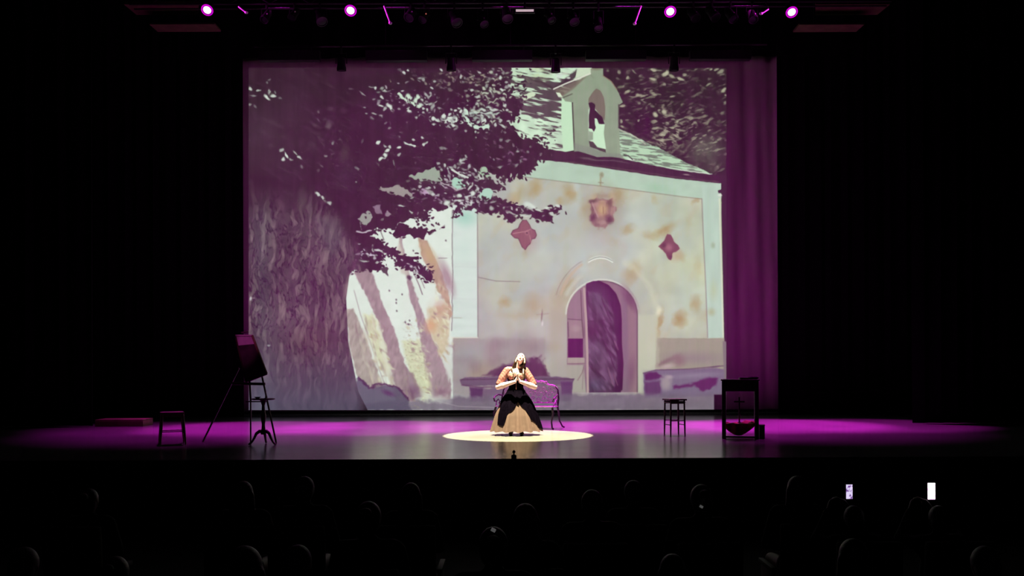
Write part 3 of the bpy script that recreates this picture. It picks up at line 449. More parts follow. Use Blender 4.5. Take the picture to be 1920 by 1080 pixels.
M['lens_on'] = mat('lit_lens', (.1, .02, .1), .4, emis=(1, .28, 1), es=5, noise=.1)
M['lens_rim'] = mat('lit_lens_rim', (.2, .02, .2), .4, emis=(.62, .0, .62), es=.9, noise=.1)
M['darkwood'] = mat('dark_stained_wood', (.035, .018, .014), .45, spec=.4, noise=.5, nscale=14)
M['wood'] = mat('brown_wood', (.16, .09, .05), .55, noise=.4, nscale=10)
M['panelwood'] = mat('reddish_ceiling_panel', (.16, .12, .06), .8, noise=.25, nscale=4)
M['iron'] = mat('painted_cast_iron', (.62, .55, .60), .35, spec=.6, noise=.3, nscale=30)
M['irondark'] = mat('dark_cast_iron', (.05, .04, .05), .4, spec=.5, noise=.3, nscale=30)
M['skin'] = mat('skin', (.82, .50, .52), .5, spec=.35, noise=.06, nscale=12)
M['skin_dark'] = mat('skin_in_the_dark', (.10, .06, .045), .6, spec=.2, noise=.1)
M['hair'] = mat('dark_brown_hair', (.016, .0035, .0015), .45, noise=.5, nscale=60, bump=.4)
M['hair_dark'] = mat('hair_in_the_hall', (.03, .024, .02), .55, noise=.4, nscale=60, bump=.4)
M['hair_grey'] = mat('grey_hair', (.10, .10, .095), .6, noise=.3, nscale=60, bump=.3)
M['blouse'] = mat('pink_lace_blouse', (.115, .036, .040), .8, noise=.25, nscale=60, bump=.5)
M['bodice'] = mat('black_bodice', (.0016, .0011, .0020), .8, noise=.3, nscale=30, spec=0)
M['over'] = mat('black_overskirt', (.0014, .0009, .0024), .8, noise=.3, nscale=20, spec=0)
M['skirt'] = mat('beige_skirt', (.058, .028, .027), .85, noise=.12, nscale=6)
M['boot'] = mat('dark_boot_leather', (.03, .008, .006), .5, noise=.2)
M['lip'] = mat('dark_red_lips', (.20, .03, .03), .5, noise=.1)
M['eye'] = mat('dark_eye', (.03, .02, .02), .2, noise=.1)
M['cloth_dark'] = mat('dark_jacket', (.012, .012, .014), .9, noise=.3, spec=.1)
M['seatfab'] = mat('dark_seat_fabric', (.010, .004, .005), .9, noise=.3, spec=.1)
M['redcloth'] = mat('red_brown_blanket', (.40, .08, .07), .85, noise=.5, nscale=22)
M['canvas'] = mat('dark_painted_canvas', (.035, .02, .022), .7, noise=.5, nscale=6)
M['lit_top'] = mat('pale_lit_top', (.45, .36, .38), .8, noise=.1)  # pale tone stands for the light on top of the easel picture
M['white'] = mat('white_wax', (.7, .66, .6), .5, noise=.05)
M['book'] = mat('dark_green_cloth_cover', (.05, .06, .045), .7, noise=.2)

# stage floor: dark, worn and glossy
m = bpy.data.materials.new('black_stage_floor'); m.use_nodes = True; nt = m.node_tree; b = nt.nodes['Principled BSDF']; M['stage'] = m
tc = nt.nodes.new('ShaderNodeTexCoord'); n = nt.nodes.new('ShaderNodeTexNoise'); n.inputs['Scale'].default_value = 1.1; n.inputs['Detail'].default_value = 6
nt.links.new(tc.outputs['Object'], n.inputs['Vector'])
r = nt.nodes.new('ShaderNodeValToRGB'); r.color_ramp.elements[0].color = (.085, .08, .085, 1); r.color_ramp.elements[1].color = (.13, .125, .13, 1)
nt.links.new(n.outputs['Fac'], r.inputs['Fac']); nt.links.new(r.outputs['Color'], b.inputs['Base Color'])
mr = nt.nodes.new('ShaderNodeMapRange'); mr.inputs['To Min'].default_value = .17; mr.inputs['To Max'].default_value = .25
nt.links.new(n.outputs['Fac'], mr.inputs['Value']); nt.links.new(mr.outputs['Result'], b.inputs['Roughness'])
b.inputs['Specular IOR Level'].default_value = .42

# backdrop cloth that carries the projected slide
slide = make_slide()
H_, W_ = slide.shape[:2]
im = bpy.data.images.new('slide', W_, H_); buf = np.ones((H_, W_, 4), np.float32); buf[..., :3] = slide[::-1]
im.pixels.foreach_set(buf.ravel()); im.update(); im.pack()
m = bpy.data.materials.new('backdrop_with_slide'); m.use_nodes = True; nt = m.node_tree; b = nt.nodes['Principled BSDF']; M['backdrop'] = m
b.inputs['Roughness'].default_value = .9; b.inputs['Specular IOR Level'].default_value = .1
tx = nt.nodes.new('ShaderNodeTexImage'); tx.image = im; tx.extension = 'CLIP'
uvn = nt.nodes.new('ShaderNodeUVMap'); uvn.uv_map = 'UVMap'; nt.links.new(uvn.outputs[0], tx.inputs[0])
nt.links.new(tx.outputs['Color'], b.inputs['Emission Color']); b.inputs['Emission Strength'].default_value = .92
tc = nt.nodes.new('ShaderNodeTexCoord'); mp = nt.nodes.new('ShaderNodeMapping'); mp.inputs['Scale'].default_value = (2.6, 1, .22)
n = nt.nodes.new('ShaderNodeTexNoise'); n.inputs['Scale'].default_value = 1.6; n.inputs['Detail'].default_value = 5
nt.links.new(tc.outputs['Object'], mp.inputs[0]); nt.links.new(mp.outputs[0], n.inputs['Vector'])
r = nt.nodes.new('ShaderNodeValToRGB'); r.color_ramp.elements[0].position = .3; r.color_ramp.elements[1].position = .72
r.color_ramp.elements[0].color = (.58, .60, .50, 1); r.color_ramp.elements[1].color = (.76, .80, .66, 1)
nt.links.new(n.outputs['Fac'], r.inputs['Fac']); nt.links.new(r.outputs['Color'], b.inputs['Base Color'])

# ---------------------------------------------------------------- helpers
def link_mesh(name, bm, m, parent=None, smooth=True):
    bmesh.ops.recalc_face_normals(bm, faces=bm.faces[:])
    me = bpy.data.meshes.new(name); bm.to_mesh(me); bm.free()
    me.materials.append(M[m] if isinstance(m, str) else m)
    if smooth:
        me.polygons.foreach_set('use_smooth', [True]*len(me.polygons))
        try: me.set_sharp_from_angle(angle=math.radians(38))
        except Exception: pass
    o = bpy.data.objects.new(name, me); col.objects.link(o)
    if parent: o.parent = parent
    return o
def thing(name, label, cat, loc=(0, 0, 0), rz=0, group=None):
    o = bpy.data.objects.new(name, None); col.objects.link(o); o.empty_display_size = .1
    o.location = loc; o.rotation_euler = (0, 0, rz); o['label'] = label; o['category'] = cat
    if group: o['group'] = group
    return o
def tag(o, label, cat, group=None):
    o['label'] = label; o['category'] = cat
    if group: o['group'] = group
    return o
def struct(name, bm, m, parent=None, smooth=False):
    o = link_mesh(name, bm, m, parent, smooth)
    if parent is None: o['kind'] = 'structure'
    return o
def copy_tree(o, parent=None):
    c = o.copy(); col.objects.link(c)
    if parent: c.parent = parent
    for ch in list(o.children): copy_tree(ch, c)
    return c
def nb(): return bmesh.new()
def box(bm, c, s, rot=None, bev=0.):
    r = bmesh.ops.create_cube(bm, size=1); vs = r['verts']
    bmesh.ops.scale(bm, vec=Vector(s), verts=vs)
    if bev:
        es = list({e for v in vs for e in v.link_edges})
        g = bmesh.ops.bevel(bm, geom=es, offset=bev, segments=2, affect='EDGES', profile=.6); vs = list({v for f in g['faces'] for v in f.verts} | {v for v in vs if v.is_valid})
    if rot is not None: bmesh.ops.rotate(bm, cent=(0, 0, 0), matrix=Euler(rot).to_matrix() if not isinstance(rot, Matrix) else rot, verts=vs)
    bmesh.ops.translate(bm, vec=Vector(c), verts=vs)
    return bm
def tube(bm, pts, rad, seg=10, caps=True):
    pts = [Vector(p) for p in pts]; n = len(pts)
    rr = rad if isinstance(rad, (list, tuple)) else [rad]*n
    rings = []; up = None
    for i in range(n):
        t = (pts[min(i+1, n-1)]-pts[max(i-1, 0)]).normalized()
        if up is None: up = Vector((0, 0, 1)) if abs(t.z) < .9 else Vector((1, 0, 0))
        x = (up-t*up.dot(t)).normalized(); y = t.cross(x); up = x
        rings.append([bm.verts.new(pts[i]+(x*math.cos(2*PI*k/seg)+y*math.sin(2*PI*k/seg))*rr[i]) for k in range(seg)])
    for a, b_ in zip(rings, rings[1:]):
        for k in range(seg): bm.faces.new((a[k], a[(k+1) % seg], b_[(k+1) % seg], b_[k]))
    if caps: bm.faces.new(rings[0][::-1]); bm.faces.new(rings[-1])
    return bm
def bar(bm, p0, p1, wx, wy=None):                 # a squared bar between two points
    p0, p1 = Vector(p0), Vector(p1); d = p1-p0; q = d.to_track_quat('Z', 'Y').to_matrix()
    return box(bm, (p0+p1)/2, (wx, wy or wx, d.length), q, min(wx, wy or wx)*.18)
def lathe(bm, prof, seg=24, c=(0, 0, 0), axis=None, caps=True):
    rings = []
    R = Vector((0, 0, 1)).rotation_difference(Vector(axis)).to_matrix() if axis else Matrix.Identity(3)
    for r_, z in prof: rings.append([bm.verts.new(Vector(c)+R @ Vector((r_*math.cos(2*PI*k/seg), r_*math.sin(2*PI*k/seg), z))) for k in range(seg)])
    for a, b_ in zip(rings, rings[1:]):
        for k in range(seg): bm.faces.new((a[k], a[(k+1) % seg], b_[(k+1) % seg], b_[k]))
    if caps: bm.faces.new(rings[0][::-1]); bm.faces.new(rings[-1])
    return bm
def capsule(bm, p0, r0, p1, r1, seg=14):
    p0, p1 = Vector(p0), Vector(p1); d = (p1-p0).normalized(); pts = []; rr = []
    for k in range(4): a = PI/2*(1-k/4.); pts.append(p0-d*r0*math.sin(a)); rr.append(max(.001, r0*math.cos(a)))
    for k in range(5): a = PI/2*k/4.; pts.append(p1+d*r1*math.sin(a)); rr.append(max(.001, r1*math.cos(a)))
    return tube(bm, pts, rr, seg)
def ell(bm, c, s, rot=None):
    r_ = bmesh.ops.create_uvsphere(bm, u_segments=20, v_segments=14, radius=1); vs = r_['verts']
    bmesh.ops.scale(bm, vec=Vector(s), verts=vs)
    if rot is not None: bmesh.ops.rotate(bm, cent=(0, 0, 0), matrix=rot, verts=vs)
    bmesh.ops.translate(bm, vec=Vector(c), verts=vs)
    return bm
def grow(bm, voxel, smooth=6):                    # fuse overlapping shapes into one continuous skin
    bmesh.ops.recalc_face_normals(bm, faces=bm.faces[:])
    me = bpy.data.meshes.new('tmp'); bm.to_mesh(me); bm.free()
    o = bpy.data.objects.new('tmp', me); col.objects.link(o)
    md = o.modifiers.new('r', 'REMESH'); md.mode = 'VOXEL'; md.voxel_size = voxel
    ms = o.modifiers.new('s', 'SMOOTH'); ms.factor = .5; ms.iterations = smooth
    dg = bpy.context.evaluated_depsgraph_get(); ev = o.evaluated_get(dg)
    out = bmesh.new(); tmp = ev.to_mesh(); out.from_mesh(tmp); ev.to_mesh_clear()
    bpy.data.objects.remove(o); bpy.data.meshes.remove(me)
    return out
def grid_shell(bm, fn, nu, nv, closed=False, thick=None):   # fn(u, v) -> point
    vs = [[bm.verts.new(fn(i/(nu if closed else nu-1), j/(nv-1))) for i in range(nu)] for j in range(nv)]
    for j in range(nv-1):
        for i in range(nu if closed else nu-1): bm.faces.new((vs[j][i], vs[j][(i+1) % nu], vs[j+1][(i+1) % nu], vs[j+1][i]))
    if thick:
        bmesh.ops.recalc_face_normals(bm, faces=bm.faces[:])
        bmesh.ops.solidify(bm, geom=bm.faces[:], thickness=thick)
    return bm

# ---------------------------------------------------------------- the hall and the stage house
FRONT, BACK, HALF, TOP = 13.64, 26.4, 15.5, 15.0
struct('floor_1', box(nb(), (0, (FRONT+BACK)/2, -.06), (2*HALF, BACK-FRONT, .12)), 'stage')
struct('wall_stage_front', box(nb(), (0, FRONT+.12, -.63), (2*HALF, .12, 1.02)), 'black')
struct('wall_back', box(nb(), (0, BACK+.1, TOP/2-.6), (2*HALF+.4, .2, TOP+1.2)), 'velour')
struct('wall_left', box(nb(), (-HALF-.1, 12.2, TOP/2-.6), (.2, 28.6, TOP+1.2)), 'hall')
struct('wall_right', box(nb(), (HALF+.1, 12.2, TOP/2-.6), (.2, 28.6, TOP+1.2)), 'hall')
struct('ceiling', box(nb(), (0, 12.2, TOP+.1), (2*HALF+.4, 28.6, .2)), 'hall')
ROWS = [(9.1, -.94), (8.15, -.90), (7.2, -.87), (6.25, -.85), (5.3, -.84), (4.35, -.80)]
bm = nb(); box(bm, (0, 11.75, -1.07), (2*HALF, 4.2, .14))
for i, (d, z) in enumerate(ROWS[:5]): box(bm, (0, d+.1, (z-1.14)/2), (2*HALF, .95, z+1.14))
box(bm, (0, 1.2, (-.8-1.14)/2), (2*HALF, 6.9, .34))
struct('floor_2', bm, 'hall')

# backdrop
DS = 25.2
def cloth(u, v):
    x = -7.75+15.5*u; z = .0; px = UX+x*F/DS
    top = at(960, 100, DS).z; bot = at(960, 769.5, DS).z; z = bot+(top-bot)*v
    k = min(1, max(0, (x-5.95)/.35)); y = DS+.02*math.sin(x*.9)*0+k*(.035*math.sin(x*9.+.6*math.sin(z*.5))+.02*math.sin(x*17+z*.4))
    return Vector((x, y, z))
bm = grid_shell(nb(), cloth, 240, 30)
uvl = bm.loops.layers.uv.new('UVMap')
for f in bm.faces:
    for l in f.loops:
        p = l.vert.co; a = p.x*F/p.y; b_ = (CZ-p.z)*F/p.y
        X_ = UX+a*math.cos(ROLL)+b_*math.sin(ROLL); Y_ = VY-a*math.sin(ROLL)+b_*math.cos(ROLL)
        l[uvl].uv = ((X_-PX0)/(PX1-PX0), 1-(Y_-PY0)/(PY1-PY0))
scr = link_mesh('projection_backdrop', bm, 'backdrop', smooth=True)
sd = scr.modifiers.new('thickness', 'SOLIDIFY'); sd.thickness = .01; sd.offset = 1
tag(scr, 'tall cloth backdrop with a projected picture of a chapel and old tree', 'backdrop')

# black masking drapes: legs at the sides, border above
def leg(px0, px1, d, z1, label, seed):
    x0 = (px0-UX)*d/F; x1 = (px1-UX)*d/F; rr = random.Random(seed); ph = rr.uniform(0, 6)
    f = lambda u, v: Vector((x0+(x1-x0)*u, d+.05*math.sin(u*abs(x1-x0)*16+ph)+.02*math.sin(u*37+v*2), .02+(z1-.02)*v))
    o = link_mesh('masking_drape', grid_shell(nb(), f, 60, 6, thick=.02), 'velour')
    tag(o, label, 'curtain', 'black masking drapes round the stage'); return o
leg(-160, 457.5, 24.7, 13.5, 'black side drape at the left edge of the lit backdrop', 1)
leg(1458.5, 2050, 24.7, 13.5, 'black side drape at the right edge of the lit backdrop', 2)
leg(-560, 176, 21.3, 13.5, 'black side drape beyond the low platform on the left', 3)
leg(1712, 2300, 21.0, 13.5, 'black side drape in the wings beyond the table', 4)
zb = at(960, 107.5, 24.5).z
f = lambda u, v: Vector((-9+18*u, 24.5+.04*math.sin(u*150)+.02*math.sin(u*61), zb+(13.6-zb)*v))
tag(link_mesh('masking_drape', grid_shell(nb(), f, 200, 5, thick=.02), 'velour'), 'black border drape hanging above the lit backdrop', 'curtain', 'black masking drapes round the stage')

# ---------------------------------------------------------------- lighting rig
def rod(name, x0, x1, y, z, r_, label, m='pipe'):
    o = link_mesh(name, tube(nb(), [(x0, y, z), (x1, y, z)], r_, 10), m)
    return tag(o, label, 'pipe')
p88 = at(960, 89, 24.2)
def batten(name, x0, x1, y, z, label):
    t = thing(name, label, 'pipe', ((x0+x1)/2, y, z)); w_ = (x1-x0)/2
    link_mesh('pipe', tube(nb(), [(-w_, 0, 0), (w_, 0, 0)], .028, 10), 'pipe', t)
    for i in range(5): link_mesh('suspension_cable', tube(nb(), [(w_*(i-2)/2.05, 0, 0), (w_*(i-2)/2.05, 0, TOP-z-.04)], .006, 5), 'pipe', t)
batten('lighting_batten', -6.8, 6.8, 24.05, p88.z, 'thin dark batten pipe just above the backdrop')
batten('backdrop_batten', -7.8, 7.8, 25.2, at(960, 100, DS).z+.02, 'dark pipe from which the backdrop hangs, behind the border drape')
# long flat cyc lights and the small spots between them
def cyc_light(px0, px1, pyb, label):
    a = at(px0, pyb, 24.05); b_ = at(px1, pyb, 24.05); wd = b_.x-a.x; h_ = at(px0, 96, 24.05).z-a.z
    t = thing('strip_light', label, 'stage light', ((a.x+b_.x)/2, 24.05, a.z), 0, 'strip lights above the backdrop')
    bm = nb(); box(bm, (0, 0, h_/2), (wd, .2, h_), None, .012); link_mesh('housing', bm, 'case', t)
    for s in (-1, 1):
        link_mesh('hanger', bar(nb(), (s*wd*.36, 0, h_-.01), (s*wd*.36, 0, p88.z-a.z+.01), .03, .012), 'case', t)
    n_ = 4
    for i in range(n_): link_mesh('cell_lens', box(nb(), (wd*((i+.5)/n_-.5), .103, h_*.5), (wd/n_*.86, .012, h_*.7), None, .004), 'lens_off', t)
for a, b_, y, l in [(486, 600, 115, 'first black strip light from the left above the backdrop'), (686, 801, 115.5, 'second black strip light from the left above the backdrop'), (885, 998, 114.5, 'middle black strip light above the backdrop'),
                    (1098, 1211, 113.5, 'second black strip light from the right, above the bell tower'), (1293, 1407, 113, 'last black strip light at the right end of the row')]:
    cyc_light(a, b_, y, l)
def par(name, label, loc, aim, lens='lens_off', r_=.12, L=.34, group=None, pipe_z=None, yoke=True):
    t = thing(name, label, 'stage light', loc, 0, group)
    ax = Vector(aim).normalized()
    link_mesh('housing', lathe(nb(), [(r_*.55, -L*.5), (r_*.8, -L*.4), (r_*.86, L*.1), (r_, L*.3), (r_, L*.5), (r_*.9, L*.5), (r_*.88, L*.42)], 20, axis=ax), 'case', t)
    ls = link_mesh('lens', lathe(nb(), [(r_*.3, L*.475), (r_*.84, L*.455), (r_*.84, L*.42)], 20, axis=ax), lens, t)
    if lens == 'lens_on': link_mesh('lens_rim', lathe(nb(), [(r_*.86, L*.40), (r_*.90, L*.47), (r_*1.25, L*.52), (r_*1.28, L*.44)], 24, axis=ax, caps=False), 'lens_rim', t)
    pz = (pipe_z-loc[2]) if pipe_z else .35
    if yoke:
        bm = nb(); tube(bm, [(-r_*1.15, 0, 0), (-r_*1.15, 0, pz*.6), (r_*1.15, 0, pz*.6), (r_*1.15, 0, 0)], .012, 6); link_mesh('yoke', bm, 'case', t)
    link_mesh('clamp', box(nb(), (0, 0, pz*.8), (.05, .05, pz*.4+.02), None, .008), 'case', t)
    return t
for i, (px, py, l) in enumerate([(640, 133, 'first small dark spotlight from the left over the backdrop'), (846, 133, 'second small dark spotlight from the left over the backdrop'), (1042, 136, 'small dark spotlight over the roof left of the bell tower'), (1264, 133, 'last small dark spotlight over the backdrop, right of the bell tower')]):
    p = at(px, py, 24.05); z0 = p.z+.19
    t = par('hanging_spotlight', l, (p.x, 24.05, z0), (0, .15, -1), r_=.125, L=.36, group='small spotlights over the backdrop', pipe_z=p88.z)
# main truss with the four lit heads
DT = 22.6; zt = at(960, 9, DT).z+.05
t = thing('lighting_truss', 'dark box truss running across the top of the stage', 'truss', (0, DT, zt))
for y, z, nm in ((0, 0, 'lower_chord'), (.3, 0, 'lower_chord'), (0, .3, 'upper_chord'), (.3, .3, 'upper_chord')):
    link_mesh(nm, tube(nb(), [(-9.5, y, z), (9.5, y, z)], .024, 8), 'pipe', t)
for i in range(38):
    x = -9.5+i*.5; link_mesh('brace', tube(nb(), [(x, 0, 0 if i % 2 else .3), (x+.5, 0, .3 if i % 2 else 0)], .012, 6), 'pipe', t)
for i, (px, py, l) in enumerate([(388, 17, 'glowing magenta spotlight at the left end of the rig'), (657, 18, 'glowing magenta spotlight, second from the left on the rig'), (1257, 20, 'glowing magenta spotlight, third from the left on the rig'), (1485, 21, 'glowing magenta spotlight at the right end of the rig')]):
    p = at(px, py, DT-.2)
    par('magenta_spotlight', l, (p.x, DT-.1, p.z+.07), (0, -.75, -.8), 'lens_on', r_=.115, L=.26, group='lit magenta spotlights on the rig', pipe_z=zt)
    bx = at((455, 726, 1196, 1434)[i], (18, 28, 28, 21)[i], DT-.3)
    spot('added_arm_light', (p.x+(.14 if i < 2 else -.14), DT-.4, p.z-.05), bx, 110, MAG, math.radians(24), .8, .05)  # spot added beside each lens to light the slanting arm
    sx = (-7.0, -3.6, 3.6, 6.6)[i]
    spot('magenta_spotlight_lamp', (p.x, DT-.35, p.z-.2), (sx*.95, 19.6, 0), 5200, MAG, math.atan(4.2/11), 1, .1)
for (px0, py0, px1, py1, l) in [(720, 11, 732, 44, 'slanting arm standing in for the lit edge of a lamp barrel, left of the rig centre'), (1202, 11, 1190, 45, 'slanting arm standing in for the lit edge of a lamp barrel, right of the rig centre'), (447, 12, 462, 24, 'short slanting arm standing in for a lit lamp edge beside the leftmost magenta spotlight'), (1441, 17, 1427, 26, 'short slanting arm standing in for a lit lamp edge beside the rightmost magenta spotlight')]:
    a = at(px0, py0, DT-.3); b_ = at(px1, py1, DT-.3); t = thing('lit_edge_arm', l, 'lamp_edge', b_)  # pale tube stands in for the magenta-lit edge of a lamp barrel
    link_mesh('tube', tube(nb(), [a-b_, (0, 0, 0)], .02, 8), 'steel', t); link_mesh('foot', lathe(nb(), [(.03, -.02), (.045, 0), (.045, .02), (.02, .04)], 10), 'steel', t)
    link_mesh('upper_stem', tube(nb(), [a-b_, Vector((a.x-b_.x, .28, zt-b_.z))], .012, 6), 'pipe', t)
rs = random.Random(4)
UNLIT = [(500, 30), (552, 26), (600, 32), (770, 26), (796, 30), (852, 34), (905, 38), (950, 26), (1030, 30), (1075, 34), (1122, 44), (1300, 27), (1335, 24), (1370, 28), (1410, 30)]
names = ['just right of the short arm near the left end', 'between the two leftmost magenta heads', 'close left of the second magenta head', 'close right of the left slanting arm', 'with a reddish pilot light', 'third dark one right of the left slanting arm', 'left of the white lamp panel, hanging low', 'touching the white lamp panel on its left', 'first to the right of the white lamp panel', 'second to the right of the white lamp panel', 'hanging lowest, left of the right slanting arm', 'just right of the third magenta head', 'second dark one right of the third magenta head', 'third dark one right of the third magenta head', 'just left of the short arm near the right end']
for (px, py), nm in zip(UNLIT, names):
    p = at(px, py, DT); a = rs.uniform(-.5, .5)
    t = par('unlit_spotlight', 'dark unlit spotlight on the rig, '+nm, (p.x, DT, p.z), (a, -.6, -.9), r_=rs.uniform(.1, .15), L=rs.uniform(.3, .45), group='unlit spotlights on the rig', pipe_z=zt)
    link_mesh('badge', box(nb(), (.05, -.14, .0), (.03, .012, .03), None, .003), mat('red_pilot', (.3, .02, .02), .5, emis=(1, .25, .2), es=.35, noise=.1) if 'reddish' in nm else 'steel', t)
p = at(984, 19.5, DT-.2); t = thing('light_box', 'small flat white lit panel at the centre of the rig', 'stage light', p)
link_mesh('housing', box(nb(), (0, .04, 0), (.5, .06, .12), None, .01), 'case', t); link_mesh('glowing_face', box(nb(), (0, .004, 0), (.44, .012, .055), None, .003), mat('dim_white_face', (.6, .5, .5), .6, emis=(.55, .42, .46), es=.9, noise=.1), t)
link_mesh('clamp', box(nb(), (0, .1, (zt-p.z)/2), (.05, .05, zt-p.z), None, .008), 'case', t)
# reddish side galleries, upper left and right
def gallery(pts, th, name, label):
    c = sum((Vector(p) for p in pts), Vector())/4; t = thing('ceiling_panel', label, 'ceiling panel', c, 0, 'reddish ceiling panels beside the rig')
    bm = nb(); lo = [bm.verts.new(Vector(p)-c) for p in pts]; hi = [bm.verts.new(Vector(p)-c+Vector((0, .02, th))) for p in pts]
    bm.faces.new(lo); bm.faces.new(hi[::-1])
    for i in range(4): bm.faces.new((lo[i], lo[(i+1) % 4], hi[(i+1) % 4], hi[i]))
    link_mesh('board', bm, 'panelwood', t, False)
    for s in (0, 1):
        a = (Vector(pts[0])-c)*.6+(Vector(pts[1])-c)*.4 if s else (Vector(pts[0])-c)*.35+(Vector(pts[1])-c)*.65
        link_mesh('hanger', tube(nb(), [a+Vector((0, .1, th)), a+Vector((0, .1, TOP-c.z))], .015, 6), 'pipe', t)
for s in (-1, 1):
    mir = lambda px: px if s < 0 else 1901-px
    A = [at(mir(256), 28, 23.9), at(mir(372), 28, 23.9), at(mir(372), 8, 23.2), at(mir(232), 8, 23.2)]
    z_ = A[0].z; A = [Vector((p.x, p.y, z_)) for p in A]
    gallery(A, .08, 'p', 'upper reddish ceiling panel left of the rig' if s < 0 else 'upper reddish ceiling panel right of the rig')
    B = [at(mir(296), 60, 23.95), at(mir(414), 60, 23.95), at(mir(402), 46, 23.42), at(mir(280), 46, 23.42)]
    z_ = B[0].z; B = [Vector((p.x, p.y, z_)) for p in B]
    gallery(B, .05, 'p', 'lower reddish ceiling panel left of the rig' if s < 0 else 'lower reddish ceiling panel right of the rig')

# ---------------------------------------------------------------- singer
dP = 18.2
base = at(968, 815, dP); base.z = 0
S = thing('person', 'woman standing in the bright spot circle, face raised, hands pressed together, beige skirt', 'person', base)
bm = nb()
HR = Matrix.Rotation(math.radians(-38), 3, 'X') @ Matrix.Rotation(math.radians(9), 3, 'Y')
HC = Vector((.095, -.02, 1.535))
def hp(x, y, z): return HC+HR @ Vector((x, y, z))
ell(bm, hp(0, .012, .02), (.076, .094, .098), HR); ell(bm, hp(0, -.022, -.045), (.058, .062, .070), HR)
ell(bm, hp(0, -.055, -.098), (.026, .024, .020), HR); capsule(bm, hp(0, -.082, .010), .010, hp(0, -.104, -.026), .013)
for s in (-1, 1):
    ell(bm, hp(s*.036, -.062, -.028), (.024, .022, .022), HR); ell(bm, hp(s*.077, .01, -.01), (.010, .020, .030), HR); ell(bm, hp(s*.03, -.074, .026), (.022, .010, .007), HR)
    ell(bm, hp(s*.011, -.102, -.030), (.009, .008, .007), HR)
ell(bm, hp(0, -.084, -.062), (.024, .012, .008), HR); ell(bm, hp(0, -.080, -.074), (.020, .012, .008), HR)
capsule(bm, (.02, .01, 1.30), .058, hp(0, .015, -.06), .050)
capsule(bm, (-.16, .01, 1.31), .062, (.17, .01, 1.31), .062); ell(bm, (0, -.005, 1.2), (.165, .115, .15)); ell(bm, (0, 0, 1.02), (.14, .10, .17)); ell(bm, (0, .01, .84), (.18, .13, .15))
for s in (-1, 1):
    ell(bm, (s*.075, -.085, 1.17), (.075, .07, .075))
    sh, el, wr = Vector((s*.185, .01, 1.30)), Vector((s*.365+.005, -.06, .965)), Vector((s*.05+.03, -.29, 1.075))
    capsule(bm, sh, .062, el, .048); capsule(bm, el, .056, el.lerp(wr, .35), .060); capsule(bm, el.lerp(wr, .35), .060, wr, .033)
    kn = Vector((s*.016+.03, -.315, 1.15))
    capsule(bm, wr, .027, kn+Vector((0, .01, -.02)), .022)
    for j in range(4):
        b0 = kn+Vector((s*-.001, -.030+.020*j, .010-.004*abs(j-1))); L = (.072, .082, .076, .058)[j]
        mid = b0+Vector((-s*.003, -.006, L*.5)); tip = b0+Vector((-s*.006, -.016, L))
        capsule(bm, kn+Vector((0, -.018+.013*j, -.03)), .0105, b0, .0098, 8); capsule(bm, b0, .0096, mid, .0088, 8); capsule(bm, mid, .0088, tip, .0075, 8)
    capsule(bm, wr+Vector((-s*.004, .02, .03)), .013, kn+Vector((-s*.002, .045, .012)), .0105, 8); capsule(bm, kn+Vector((-s*.002, .045, .012)), .0105, kn+Vector((-s*.005, .040, .052)), .0085, 8)
    capsule(bm, (s*.09, 0, .82), .088, (s*.10, .0, .46), .056); capsule(bm, (s*.10, 0, .46), .054, (s*.10, .03, .12), .036); capsule(bm, (s*.10, .03, .10), .036, (s*.115, -.10, .045), .03)
link_mesh('body', grow(bm, .0065, 4), 'skin', S)
# face details
for s in (-1, 1):
    e = link_mesh('eye', ell(nb(), hp(s*.030, -.078, .006), (.0125, .007, .0055), HR), 'eye', S)
    link_mesh('eyebrow', tube(nb(), [hp(s*.014, -.088, .022), hp(s*.03, -.085, .030), hp(s*.048, -.070, .024)], [.003, .0035, .002], 6), 'hair', S)
link_mesh('mouth', ell(nb(), hp(0, -.092, -.067), (.021, .008, .0085), HR), 'lip', S)
# hair: cap, fall at both sides
bm = nb()
ell(bm, hp(0, .046, .022), (.090, .082, .100), HR); ell(bm, hp(0, .07, -.05), (.085, .06, .11), HR)
for s in (-1, 1):
    capsule(bm, hp(s*.080, .03, .03), .026, hp(s*.092, .03, -.09), .030); capsule(bm, hp(s*.092, .03, -.09), .030, (s*.105+.04, -.03, 1.33), .032)
    capsule(bm, (s*.105+.04, -.03, 1.33), .030, (s*.10+.045, -.13, 1.22), .024); capsule(bm, (s*.10+.045, -.13, 1.22), .024, (s*.095+.045, -.175, 1.12), .012)
    for j in range(5): capsule(bm, (s*.09+.04+s*.012*j, -.03-.006*j, 1.34), .012, (s*(.085+.013*j)+.045, -.14+.01*j, 1.14+.02*(j % 3)), .007, 8)
capsule(bm, (.04, .08, 1.45), .07, (.02, .12, 1.15), .05)
link_mesh('hair', grow(bm, .008, 3), 'hair', S)
# blouse: puffed sleeves to the elbow and yoke
bm = nb()
capsule(bm, (-.15, .012, 1.302), .070, (.16, .012, 1.302), .070); ell(bm, (0, .002, 1.19), (.178, .128, .14))
for s in (-1, 1):
    ell(bm, (s*.075, -.088, 1.17), (.082, .074, .078))
    sh, el = Vector((s*.19, .01, 1.285)), Vector((s*.365+.005, -.055, .985))
    capsule(bm, sh, .078, sh.lerp(el, .5), .082); capsule(bm, sh.lerp(el, .5), .082, sh.lerp(el, .86), .070)
bl = grow(bm, .012, 4)
for v in bl.verts: v.co += v.normal*.004*math.sin(v.co.x*90)*math.sin(v.co.z*70+v.co.y*50)
link_mesh('blouse', bl, 'blouse', S)
bm = nb(); ell(bm, (0, 0, 1.02), (.152, .115, .20)); ell(bm, (0, .005, .88), (.175, .135, .12)); ell(bm, (0, -.01, 1.13), (.180, .15, .10)); 
link_mesh('bodice', grow(bm, .012, 5), 'bodice', S)
